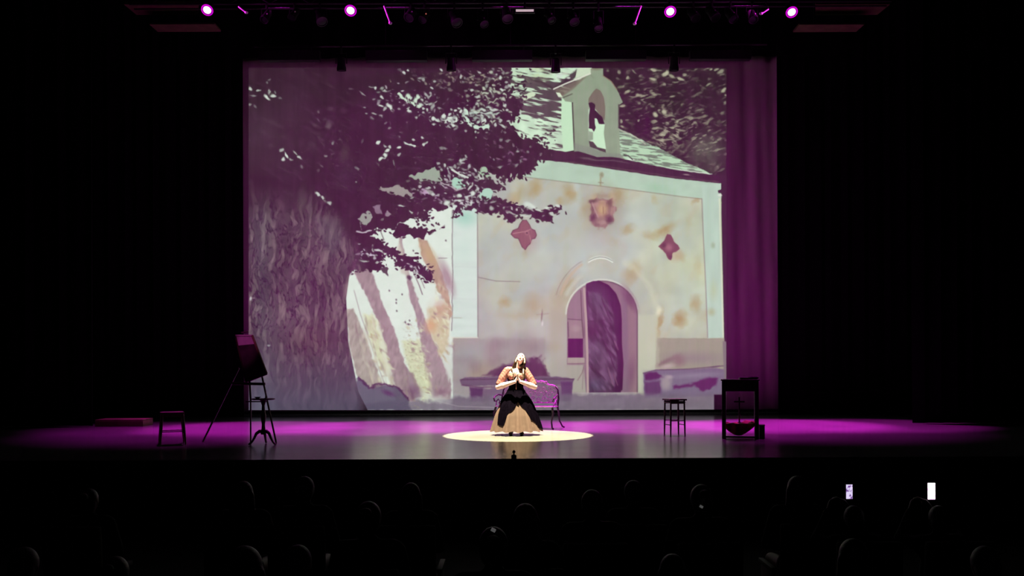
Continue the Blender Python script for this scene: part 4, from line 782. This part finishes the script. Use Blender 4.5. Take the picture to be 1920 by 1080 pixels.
link_mesh('bodice_lace', tube(nb(), [(.0, -.158, 1.12), (.002, -.135, 1.02), (.0, -.140, .92)], [.006, .005, .004], 6), 'blouse', S)
PR = [(.89, .165), (.84, .19), (.78, .235), (.70, .285), (.6, .335), (.4, .41), (.2, .47), (.085, .505)]
def Rz(z):
    for (z0, r0), (z1, r1) in zip(PR, PR[1:]):
        if z >= z1: t = min(1, (z0-z)/(z0-z1)); t = max(0, t); return r0+(r1-r0)*t
    return PR[-1][1]
def skirt_pt(th, z, off=0.):
    fl = (.89-z)/.8; r_ = Rz(z)+off+fl*(.032*math.sin(th*13+.7)+.010*math.sin(th*29))
    zz = z-(.012*math.sin(th*13+.2)*fl if z < .2 else 0)
    return Vector((r_*math.sin(th), -r_*.80*math.cos(th), zz))
bm = grid_shell(nb(), lambda u, v: skirt_pt(2*PI*u, .89-.805*v), 150, 34, True, .006)
link_mesh('skirt', bm, 'skirt', S)
def interp(z, T):
    for (z0, a0), (z1, a1) in zip(T, T[1:]):
        if z >= z1: t = min(1, max(0, (z0-z)/(z0-z1))); return a0+(a1-a0)*t
    return T[-1][1]
L1 = [(.80, -.999), (.72, -.98), (.48, -.86), (.25, -.76), (.20, -.66)]; L2 = [(.68, .10), (.53, -.13), (.44, -.42), (.25, -.50), (.20, -.56)]
R1 = [(.68, .10), (.53, .45), (.29, .76), (.13, .94)]
bm = nb(); asin = lambda s: math.asin(max(-1, min(1, s)))
grid_shell(bm, lambda u, v: skirt_pt(2*PI*u, .90-.23*v, .016), 120, 12, True)
def left(u, v):
    z = .68-.48*v; a = asin(interp(z, L1)); b_ = asin(interp(z, L2)); return skirt_pt(a+(b_-a)*u, z, .016)
def right(u, v):
    z = .68-.55*v; a = asin(interp(z, R1)); b_ = PI*1.35; return skirt_pt(a+(b_-a)*u, z, .016)
grid_shell(bm, left, 26, 22); grid_shell(bm, right, 60, 24)
bmesh.ops.recalc_face_normals(bm, faces=bm.faces[:])
bmesh.ops.solidify(bm, geom=bm.faces[:], thickness=.006)
link_mesh('overskirt', bm, 'over', S)
for s in (-1, 1):
    bm = nb(); capsule(bm, (s*.10, .03, .30), .055, (s*.10, .03, .07), .048); capsule(bm, (s*.10, .05, .045), .043, (s*.12, -.13, .038), .036); box(bm, (s*.105, .08, .02), (.06, .05, .04)); 
    link_mesh('boot', grow(bm, .01, 2), 'boot', S)

# ---------------------------------------------------------------- cast-iron bench behind her
dB = 20.2; pb = at(988, 802, dB); pb.z = 0
B = thing('garden_bench', 'ornate cast-iron garden bench behind the standing woman', 'bench', pb, math.radians(-19))
HW = .655
for s in (-1, 1):
    link_mesh('leg', tube(nb(), [(s*HW, -.22, .46), (s*(HW+.03), -.26, .34), (s*(HW-.01), -.25, .16), (s*(HW+.02), -.30, .03), (s*(HW+.05), -.33, .015)], [.026, .024, .018, .018, .022], 10), 'irondark', B)
    link_mesh('leg', tube(nb(), [(s*HW, .20, .46), (s*(HW+.01), .24, .34), (s*(HW+.03), .24, .16), (s*(HW+.08), .30, .03), (s*(HW+.12), .33, .015)], [.026, .022, .018, .018, .022], 10), 'irondark', B)
    link_mesh('armrest', tube(nb(), [(s*HW, .20, .72), (s*(HW+.04), .05, .74), (s*(HW+.05), -.15, .70), (s*(HW+.04), -.24, .66), (s*(HW+.02), -.24, .60), (s*HW, -.2, .60)], .018, 8), 'irondark', B)
    link_mesh('arm_scroll', tube(nb(), [(s*HW, -.2, .46), (s*(HW+.03), -.1, .58), (s*(HW+.03), .02, .64), (s*(HW+.02), .1, .58), (s*HW, .04, .52), (s*HW, -.02, .56)], .012, 8), 'irondark', B)
    link_mesh('back_post', tube(nb(), [(s*HW, .20, .44), (s*(HW+.015), .23, .65), (s*(HW-.01), .27, .84), (s*(HW-.08), .29, .92)], [.022, .02, .018, .014], 8), 'irondark', B)
for i in range(6): link_mesh('seat_slat', box(nb(), (0, -.20+.08*i, .475+(.01 if i in (0, 5) else 0)), (2*HW+.04, .055, .018), None, .005), 'iron', B)
top = [(-HW+.08, .29, .92)]+[(-HW+.08+(2*HW-.16)*i/16., .29, .92+.13*math.sin(PI*i/16.)+.02*math.cos(PI*i/2.)) for i in range(1, 16)]+[(HW-.08, .29, .92)]
link_mesh('top_rail', tube(nb(), top, .02, 8), 'iron', B)
link_mesh('lower_rail', tube(nb(), [(-HW, .22, .56), (HW, .22, .56)], .014, 8), 'iron', B)
def scroll(cx, cz, r_, s, rot=0, turns=1.6):
    pts = []
    for i in range(22):
        a = rot+s*turns*2*PI*i/21; rr = r_*(1-.78*i/21); zz = cz+rr*math.sin(a); pts.append((cx+rr*math.cos(a), .22+.07*(zz-.56)/.4, zz))
    return pts
for i in range(10):
    x = -HW+.07+i*(2*HW-.14)/9
    for j in range(3):
        z = .63+.115*j+(.02 if i % 2 else 0)
        if z < .90+.1*math.sin(PI*i/9.): link_mesh('scroll', tube(nb(), scroll(x, z, .056, 1 if (i+j) % 2 else -1, j*1.3), .0085, 6), 'iron', B)
for i in range(9):
    x = -HW+.14+i*(2*HW-.28)/8; link_mesh('rosette', lathe(nb(), [(.008, -.012), (.026, -.006), (.026, .006), (.010, .014)], 8, (x, .255, .80+.02*(i % 2)), (0, -1, 0)), 'iron', B)
for i in range(7):
    x = -.36+i*.12; link_mesh('crest', lathe(nb(), [(.01, -.02), (.035, -.008), (.03, .01), (.008, .02)], 8, (x, .29, .93+.11*math.cos(x*2.2)), (0, -1, 0)), 'iron', B)

# ---------------------------------------------------------------- stool, right
def stool(loc, rz, half, H, topw, splay, label, group, m='darkwood'):
    t = thing('wooden_stool', label, 'stool', loc, rz, group)
    link_mesh('seat', box(nb(), (0, 0, H-.016), (topw, topw, .032), None, .008), m, t)
    lg = []
    for sx in (-1, 1):
        for sy in (-1, 1):
            a = Vector((sx*half*splay, sy*half*splay, H-.03)); b_ = Vector((sx*half, sy*half, 0)); lg.append((a, b_))
            link_mesh('leg', tube(nb(), [a, a.lerp(b_, .25), a.lerp(b_, .3), a.lerp(b_, .75), b_], [.018, .018, .021, .018, .014], 8), m, t)
    at_ = lambda l, k: l[0].lerp(l[1], k)
    for (i, j, k) in ((0, 1, .70), (2, 3, .70), (0, 2, .58), (1, 3, .58)):
        link_mesh('stretcher', tube(nb(), [at_(lg[i], k), at_(lg[j], k)], .009, 8), m, t)
        link_mesh('apron', bar(nb(), at_(lg[i], .055), at_(lg[j], .055), .055 if abs(at_(lg[i], 0).x-at_(lg[j], 0).x) < .01 else .014, .014 if abs(at_(lg[i], 0).x-at_(lg[j], 0).x) < .01 else .055), m, t)
    return t
ps = at(1265, 815.5, dep(1265, 815.5)); ps.z = 0
stool(ps, math.radians(14), .152, .72, .37, .94, 'tall dark wooden stool standing between the bench and the table', 'wooden stools on stage')
pl = at(323, 832, dep(323, 832)); pl.z = 0
stool(pl, math.radians(24), .215, .58, .40, .80, 'low dark wooden stool at far left, barely lit', 'wooden stools on stage', 'wood')

# ---------------------------------------------------------------- table with cross, right
dT = dep(1388, 821); pt = at(1388, 821, dT); pt.z = 0; k = F/dT
TR_ = -math.radians(13.5)
T = thing('side_table', 'tall dark wooden table with a deep apron and low shelf, right of the stool', 'table', pt, TR_)
W2, D2, HT = .335, .20, 1.115
for sx in (-1, 1):
    for sy in (-1, 1): link_mesh('leg', box(nb(), (sx*(W2-.035), sy*(D2-.035), (HT-.03)/2), (.075, .075, HT-.03), None, .006), 'darkwood', T)
link_mesh('tabletop', box(nb(), (0, 0, HT-.0125), (2*W2+.04, 2*D2+.04, .025), None, .006), 'darkwood', T)
ap = link_mesh('drawer_front', box(nb(), (0, -D2+.02, HT-.125), (2*W2-.14, .02, .20), None, .004), 'darkwood', T)
link_mesh('knob', lathe(nb(), [(.006, 0), (.016, .012), (.014, .024), (.004, .028)], 12, (0, -D2+.01, HT-.125), (0, -1, 0)), 'irondark', ap)
for sx in (-1, 1): link_mesh('side_apron', box(nb(), (sx*(W2-.02), 0, HT-.125), (.02, 2*D2-.12, .20), None, .004), 'darkwood', T)
link_mesh('back_apron', box(nb(), (0, D2-.02, HT-.125), (2*W2-.14, .02, .20), None, .004), 'darkwood', T)
link_mesh('shelf', box(nb(), (0, 0, .265), (2*W2-.06, 2*D2-.06, .022), None, .004), 'darkwood', T)
link_mesh('foot_rail', box(nb(), (0, -D2+.035, .03), (2*W2-.12, .03, .03), None, .005), 'darkwood', T)
tp = lambda x, y, z: pt+Matrix.Rotation(TR_, 3, 'Z') @ Vector((x, y, z))
t = thing('standing_cross', 'thin dark standing cross on the low shelf of the table', 'cross', tp(-.015, .06, .276), TR_)
link_mesh('base', lathe(nb(), [(.05, 0), (.045, .012), (.02, .03), (.012, .035)], 16), 'irondark', t)
link_mesh('upright', bar(nb(), (0, 0, .02), (0, 0, .50), .028, .016), 'irondark', t); link_mesh('crossbar', bar(nb(), (-.10, 0, .41), (.10, 0, .41), .016, .032), 'irondark', t)
# blanket: heap on the shelf and a bowl-shaped drape in front
def drape(u, v):
    x = -.275+.55*u; hang = .225*math.sin(PI*min(1, (u*.92+.06)))**.6*(1.0-.35*max(0, u-.5)*2)
    if v < .4: y = .10-.275*(v/.4); z = .276+.012*math.sin(u*20+v*9)+.055*math.exp(-((u-.78)/.2)**2)*math.sin(PI*min(1, v/.4+.12))+.01; y = y
    else:
        q = (v-.4)/.6; y = -.235-.012*math.sin(u*24)-.02*math.sin(q*PI); z = .286-hang*q
    return Vector((x, y, z))
o = link_mesh('draped_blanket', grid_shell(nb(), drape, 60, 30, thick=.006), 'redcloth'); o.location = pt; o.rotation_euler.z = TR_
tag(o, 'reddish brown blanket draped over the low shelf of the table', 'blanket')
bk = thing('book', 'dark thick book lying flat on top of the tall table', 'book', tp(.07, -.02, HT), TR_)
link_mesh('cover', box(nb(), (0, 0, .018), (.17, .22, .036), (0, 0, .12), .004), 'book', bk); link_mesh('pages', box(nb(), (.004, -.003, .018), (.166, .214, .026), (0, 0, .12)), 'darkwood', bk)
o = link_mesh('folded_cloth', None or (lambda bm: (ell(bm, (-.04, 0, .022), (.075, .09, .024)), ell(bm, (.05, .0, .026), (.06, .09, .028)), ell(bm, (.0, -.02, .03), (.08, .06, .022)), grow(bm, .008, 2))[-1])(nb()), 'cloth_dark'); o.location = tp(.235, 0, HT); o.rotation_euler.z = TR_
tag(o, 'small crumpled dark cloth beside the book on the tall table', 'cloth')
lc = link_mesh('lit_top_patch', box(nb(), (-.12, 0, .002), (.34, 2*D2+.02, .004)), 'book'); lc.location = tp(-.10, 0, HT); lc.rotation_euler.z = TR_; tag(lc, 'greenish lit patch on the left half of the tall table top, laid as a thin sheet', 'cloth')  # thin greenish sheet stands for the lit left part of the tabletop
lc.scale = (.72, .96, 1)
dX = dT-.05; px = at(1426.5, 822, dX)
t = thing('small_crate', 'small dark wooden box on the floor against the table\'s right leg', 'box', tp(W2+.062, 0, 0), TR_)
link_mesh('body', box(nb(), (0, 0, .12), (.10, .24, .24), None, .006), 'darkwood', t); link_mesh('lid', box(nb(), (0, 0, .249), (.11, .25, .018), None, .004), 'darkwood', t)

# ---------------------------------------------------------------- left: easel, pedestal table with candle
dE = dep(494, 831); pe = at(494, 831, dE); pe.z = 0
E = thing('easel', 'tall dark wooden easel leaning back at the left edge of the backdrop', 'easel', pe)
e = lambda px, py, dy=0.: at(px, py, dE+dy)-pe
apex = e(462, 640, .30)
link_mesh('leg', bar(nb(), e(470, 831, .22), e(470, 752, .22), .026), 'darkwood', E)
link_mesh('upright', bar(nb(), e(470, 752, .22), e(463, 629, .34), .03), 'darkwood', E)
link_mesh('leg', bar(nb(), e(518, 831, .10), e(488, 690, .28), .026), 'darkwood', E)
link_mesh('leg', bar(nb(), Vector(e(380, 829, .35)), e(448, 690, .40), .03), 'darkwood', E)
link_mesh('canvas_ledge', bar(nb(), e(436, 719, .30), e(497, 720, .10), .035, .05), 'darkwood', E)
link_mesh('cross_bar', bar(nb(), e(461, 753, .22), e(500, 753, .14), .022), 'darkwood', E)
link_mesh('top_clamp', bar(nb(), e(452, 624, .33), e(466, 622, .33), .03, .03), 'darkwood', E)
# framed canvas on it
pc = e(470, 716, .22)+pe
Cn = thing('framed_canvas', 'dark framed picture whose lit top is painted as a pale strip, standing on the easel', 'picture', pc)
q = lambda px, py, dy: at(px, py, dE+dy)-pc
TL, TR, BR, BL = q(442, 629, .44), q(473, 629, .16), q(500, 701, .02), q(462, 716, .30)
def slab(P, th, inset=0):
    bm = nb(); c = (P[0]+P[1]+P[2]+P[3])/4; nrm = (P[1]-P[0]).cross(P[3]-P[0]).normalized()
    P = [p+(c-p)*inset for p in P]
    f_ = [bm.verts.new(p+nrm*th/2) for p in P]; g_ = [bm.verts.new(p-nrm*th/2) for p in P]
    bm.faces.new(f_); bm.faces.new(g_[::-1])
    for i in range(4): bm.faces.new((f_[i], f_[(i+1) % 4], g_[(i+1) % 4], g_[i]))
    return bm
link_mesh('canvas', slab([TL.lerp(BL, .22), TR.lerp(BR, .22), BR, BL], .02), 'canvas', Cn, False)
link_mesh('lit_top_strip', slab([TL, TR, TR.lerp(BR, .235), TL.lerp(BL, .235)], .008), 'lit_top', Cn, False)  # pale strip puts the magenta-lit top of the picture into colour
link_mesh('frame_rail', bar(nb(), TL, TR, .03), 'lit_top', Cn); link_mesh('frame_rail', bar(nb(), TR, BR, .035), 'wood', Cn); link_mesh('frame_rail', bar(nb(), BR, BL, .035), 'darkwood', Cn); link_mesh('frame_rail', bar(nb(), BL, TL, .035), 'darkwood', Cn)  # top and right rails made paler, as lit edges
# pedestal table in front
pp = at(494, 830, dE-.35); dPd = dep(494, 830); pp = at(494, 830, dPd); pp.z = 0; pp.y -= .38; pp.x *= (pp.y/(pp.y+.38))
P = thing('pedestal_table', 'small round pedestal table on three curved legs before the easel', 'table', pp)
kz = pp.y/F
link_mesh('tabletop', lathe(nb(), [(.18, .0), (.205, .006), (.21, .018), (.205, .026), (.0, .026)][:4], 28, (0, 0, .80)), 'darkwood', P)
link_mesh('column', lathe(nb(), [(.045, .18), (.055, .22), (.035, .28), (.028, .36), (.045, .46), (.05, .52), (.03, .60), (.026, .70), (.05, .78), (.07, .80)], 16), 'darkwood', P)
for i in range(3):
    a = -PI/2+PI/3+2*PI*i/3+math.radians(5); c_, s_ = math.cos(a), math.sin(a)
    link_mesh('leg', tube(nb(), [(c_*r_, s_*r_, z) for r_, z in [(.02, .24), (.07, .24), (.13, .20), (.17, .12), (.215, .05), (.255, .02), (.275, .022)]], [.026, .032, .028, .022, .018, .02, .012], 8), 'darkwood', P)
cd = thing('candlestick', 'short white candle in a dark holder on the pedestal table', 'candle', pp+Vector((.05, -.02, .826)))
link_mesh('holder', lathe(nb(), [(.035, 0), (.035, .006), (.01, .014), (.012, .03), (.017, .034)], 14), 'irondark', cd); link_mesh('candle', lathe(nb(), [(.012, .03), (.012, .14), (.004, .145)], 12), 'white', cd)
bwl = link_mesh('small_dish', lathe(nb(), [(.025, 0), (.03, .004), (.055, .022), (.06, .028), (.055, .026), (.02, .008)], 18), 'darkwood'); bwl.location = pp+Vector((-.10, -.01, .826)); tag(bwl, 'small dark dish beside the candle on the pedestal table', 'dish')

spot('added_easel_light', (-6.5, 8.5, 8.5), (pc.x-.05, pc.y+.1, pc.z+.70), 1500, (1, .12, .75), math.radians(2.2), .9, .04)  # unseen lamp added to light the top of the easel picture
# low platform in the left wing
pq = at(178, 800, dep(178, 800)); pr = at(268, 800, dep(178, 800))
t = thing('low_platform', 'low brown wooden platform edge in the far left wing', 'platform', ((pq.x+pr.x)/2, pq.y+.3, 0))
wd = pr.x-pq.x
for i in range(3): link_mesh('plank', box(nb(), (0, -.2+.2*i, .152), (wd, .19, .024), None, .003), 'panelwood', t)
link_mesh('front_board', box(nb(), (0, -.29, .07), (wd, .02, .14), None, .003), 'panelwood', t)
for s in (-1, 1): link_mesh('end_board', box(nb(), (s*(wd/2-.012), .01, .07), (.02, .57, .14), None, .003), 'panelwood', t)
# little microphone at the stage lip
pm = at(963.5, 860.5, 13.72)
t = thing('boundary_microphone', 'tiny black microphone with round head at the front edge of the stage', 'microphone', (pm.x, 13.76, 0))
link_mesh('base', box(nb(), (0, 0, .022), (.08, .05, .044), None, .01), 'black', t); link_mesh('neck', lathe(nb(), [(.022, .04), (.012, .055), (.010, .075)], 12), 'black', t); link_mesh('head', ell(nb(), (0, 0, .092), (.024, .024, .024)), 'black', t)

# ---------------------------------------------------------------- audience, seen from behind in the dark
def person_meshes(var):
    bm = nb(); z0 = .50; rv = random.Random(var)
    arms = var == 9
    ell(bm, (0, 0, z0+.02), (.19, .16, .12)); ell(bm, (0, .02, z0+.22), (.165, .12, .22)); ell(bm, (0, .02, z0+.42), (.19, .12, .14)); capsule(bm, (-.16, .02, z0+.50), .065, (.16, .02, z0+.50), .065)
    capsule(bm, (0, .02, z0+.52), .055, (0, .03, z0+.62), .052); ell(bm, (0, .03, z0+.705), (.077, .093, .112)); ell(bm, (0, .075, z0+.66), (.055, .055, .06)); capsule(bm, (0, .122, z0+.71), .011, (0, .132, z0+.68), .013)
    ell(bm, (0, .118, z0+.65), (.022, .012, .01))
    for s in (-1, 1):
        ell(bm, (s*.078, .03, z0+.695), (.01, .02, .03)); capsule(bm, (s*.09, .05, z0-.01), .085, (s*.12, .44, z0-.02), .062); capsule(bm, (s*.12, .44, z0-.03), .058, (s*.12, .45, .10), .042); capsule(bm, (s*.12, .43, .05), .04, (s*.13, .58, .045), .034)
        sh = Vector((s*.20, .02, z0+.48))
        if arms and s > 0: el, wr = Vector((.27, .22, z0+.50)), Vector((.07, .36, z0+.76))
        elif arms: el, wr = Vector((-.27, .22, z0+.50)), Vector((-.10, .36, z0+.76))
        else: el, wr = Vector((s*.26, .08, z0+.20)), Vector((s*.10, .32, z0+.12))
        capsule(bm, sh, .055, el, .045); capsule(bm, el, .044, wr, .028)
        hd = (wr-el).normalized(); capsule(bm, wr, .03, wr+hd*.06, .034)
        side = Vector((-s, 0, 0))
        for j in range(4):
            b0 = wr+hd*.08+Vector((0, -.026+.018*j, 0)); tip = b0+hd*.035+side*.035
            capsule(bm, b0-hd*.03, .012, b0+hd*.02, .011, 8); capsule(bm, b0+hd*.02, .011, tip, .010, 8)
        capsule(bm, wr+hd*.02, .014, wr+hd*.06+Vector((side.x*.03, -.03, 0)), .011, 8)
    body = grow(bm, .012, 3)
    j_ = nb(); ell(j_, (0, .0, z0+.02), (.20, .17, .13)); ell(j_, (0, .02, z0+.22), (.18, .135, .23)); ell(j_, (0, .02, z0+.42), (.205, .135, .14)); capsule(j_, (-.165, .02, z0+.495), .078, (.165, .02, z0+.495), .078); capsule(j_, (0, .02, z0+.53), .07, (0, .02, z0+.56), .065)
    for s in (-1, 1):
        sh = Vector((s*.20, .02, z0+.48))
        if arms and s > 0: el, wr = Vector((.27, .22, z0+.50)), Vector((.07, .36, z0+.76))
        elif arms: el, wr = Vector((-.27, .22, z0+.50)), Vector((-.10, .36, z0+.76))
        else: el, wr = Vector((s*.26, .08, z0+.20)), Vector((s*.10, .32, z0+.12))
        capsule(j_, sh, .068, el, .058); capsule(j_, el, .056, el.lerp(wr, .85), .042)
    jacket = grow(j_, .016, 3)
    h_ = nb(); long = var % 3 == 1; ell(h_, (0, .015, z0+.725), (.090, .102, .108)); ell(h_, (0, -.02, z0+.69), (.085, .075, .10))
    if long:
        ell(h_, (0, -.045, z0+.62), (.10, .06, .13)); 
        for s in (-1, 1): capsule(h_, (s*.075, .0, z0+.70), .035, (s*.09, -.02, z0+.54), .035)
    if var % 3 == 2: ell(h_, (0, -.10, z0+.76), (.045, .04, .045))
    hair = grow(h_, .012, 2)
    return body, jacket, hair
bodies = {}
for v in (0, 1, 2, 9):
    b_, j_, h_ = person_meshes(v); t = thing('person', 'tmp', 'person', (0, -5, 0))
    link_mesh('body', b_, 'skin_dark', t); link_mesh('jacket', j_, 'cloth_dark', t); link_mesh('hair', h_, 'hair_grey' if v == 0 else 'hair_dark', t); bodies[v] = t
seat0 = thing('theatre_seat', 'tmp', 'seat', (0, -5, 0))
link_mesh('cushion', box(nb(), (0, .10, .325), (.48, .48, .10), None, .03), 'seatfab', seat0); link_mesh('backrest', box(nb(), (0, -.285, .62), (.50, .08, .62), (.08, 0, 0), .03), 'seatfab', seat0)
for s in (-1, 1): link_mesh('armrest', box(nb(), (s*.268, .04, .50), (.05, .44, .04), None, .01), 'black', seat0); link_mesh('side_panel', box(nb(), (s*.268, .02, .24), (.03, .36, .48), None, .006), 'black', seat0)
PEOPLE = [  # px of head centre, py of head top, row, variant, label
 (570, 893, 1, 0, 'grey-haired spectator whose crown catches light, in the dark below the easel'),
 (455, 902, 1, 1, 'long-haired spectator in the dark, left of the grey-haired head near the stage'),
 (165, 916, 1, 2, 'spectator with a hair bun, dim at far left near the stage'),
 (1188, 900, 1, 0, 'grey-haired spectator near the stage, behind and right of another grey head'),
 (1110, 918, 2, 0, 'grey-haired spectator with faintly rimmed round head, centre right'),
 (985, 944, 3, 1, 'long-haired spectator at the centre of the dark audience'),
 (690, 940, 3, 2, 'spectator with a hair bun, left of the audience centre'),
 (770, 905, 1, 1, 'long-haired spectator near the stage, left of the tiny microphone'),
 (1496, 892, 1, 1, 'long-haired spectator near the stage, left of both glowing phones'),
 (1316, 908, 2, 2, 'spectator with a hair bun and a glinting clip, right of the grey heads'),
 (557, 1022, 4, 0, 'grey-haired spectator with lit crown at the bottom of the photo, left side'),
 (455, 1024, 5, 1, 'long-haired spectator at the bottom edge, beside the lit grey crown'),
 (42, 1026, 4, 0, 'grey-haired spectator in the bottom left corner'),
 (214, 1054, 4, 2, 'spectator with a hair bun low at the bottom edge, second from left'),
 (1602, 1010, 4, 1, 'long-haired spectator at the bottom edge, below the smaller phone'),
 (1850, 1024, 4, 0, 'grey-haired spectator in the bottom right corner'),
 (925, 988, 4, 2, 'spectator with a hair bun holding a pale clip at bottom centre'),
 (1262, 1046, 4, 1, 'long-haired spectator at the bottom edge, right of centre'),
 (1602, 948, 2, 9, 'spectator raising the smaller lilac-lit phone to film the stage'),
 (1762, 948, 2, 9, 'spectator raising the brighter white-lit phone at far right'),
]
PH = []
for i, (px, py, row, var, lab) in enumerate(PEOPLE):
    d, zf = ROWS[row]; p = at(px, py, d)
    c = copy_tree(bodies[var]); H0 = 1.333
    s_ = (p.z-zf)/H0; c.location = (p.x, d, zf); s_ = max(.86, min(1.08, s_)); c.scale = (s_, s_, s_)
    if s_ != (p.z-zf)/H0: c.location.z = zf
    c['label'] = lab; c['group'] = 'seated spectators seen from behind'
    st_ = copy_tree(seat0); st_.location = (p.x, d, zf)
    sl_ = lab.split(',')[0].replace('spectator', 'one').replace(' whose crown catches light', '')
    st_['label'] = 'dark theatre seat under the '+' '.join(lab.replace(',', '').replace('spectator', 'person', 1).split()[:11]); st_['group'] = 'dark theatre seats in the hall'
    c['i'] = i
    if var == 9: PH.append((c, px, d))
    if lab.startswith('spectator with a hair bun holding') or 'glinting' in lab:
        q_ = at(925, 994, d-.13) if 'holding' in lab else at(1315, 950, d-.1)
        cl = link_mesh('hair_clip', box(nb(), (0, 0, 0), (.028, .012, .02), (0, .5, 0), .003), mat('glint_clip', (.6, .6, .6), .3, noise=.1, emis=(.06, .06, .06), es=1)); cl.parent = c  # faint emission puts the glint into the clip material
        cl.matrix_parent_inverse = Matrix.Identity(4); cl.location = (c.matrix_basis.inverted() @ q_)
for t in list(bodies.values())+[seat0]:
    for ch in list(t.children): bpy.data.objects.remove(ch)
    bpy.data.objects.remove(t)
# the two phones
def screen_mat(name, bright, warm):
    m = bpy.data.materials.new(name); m.use_nodes = True; nt = m.node_tree; b = nt.nodes['Principled BSDF']
    tc = nt.nodes.new('ShaderNodeTexCoord'); n = nt.nodes.new('ShaderNodeTexNoise'); n.inputs['Scale'].default_value = 34; n.inputs['Detail'].default_value = 2
    r = nt.nodes.new('ShaderNodeValToRGB'); r.color_ramp.elements[0].position = .40; r.color_ramp.elements[1].position = .52
    r.color_ramp.elements[0].color = (.16, .04, .30, 1) if not warm else (.9, .4, .8, 1); r.color_ramp.elements[1].color = (.80, .70, 1, 1) if not warm else (1, .96, .95, 1)
    nt.links.new(tc.outputs['Object'], n.inputs['Vector']); nt.links.new(n.outputs['Fac'], r.inputs['Fac']); nt.links.new(r.outputs['Color'], b.inputs['Emission Color'])
    b.inputs['Emission Strength'].default_value = bright; b.inputs['Base Color'].default_value = (.02, .02, .02, 1); return m
for (px, py, wp, hp_, lab, mm, dd) in [(1592.5, 922, 12, 27, 'smaller phone with a lilac-lit screen held up in the dark audience', screen_mat('lilac_screen', .95, 0), 7.60), (1746.5, 921, 14, 31, 'brighter phone with a white-lit screen held up at far right', screen_mat('white_screen', 2.2, 1), 7.60)]:
    p = at(px, py, dd); wq, hq = wp*dd/F, hp_*dd/F
    t = thing('phone', lab, 'phone', p, 0, 'phones held up to film')
    link_mesh('case', box(nb(), (0, .006, 0), (wq+.008, .009, hq+.012), None, .003), 'black', t); link_mesh('screen', box(nb(), (0, 0, 0), (wq, .003, hq), None, .001), mm, t)
    link_mesh('camera_bump', box(nb(), (wq*.25, .012, hq*.36), (.018, .004, .018), None, .002), 'lens_off', t)
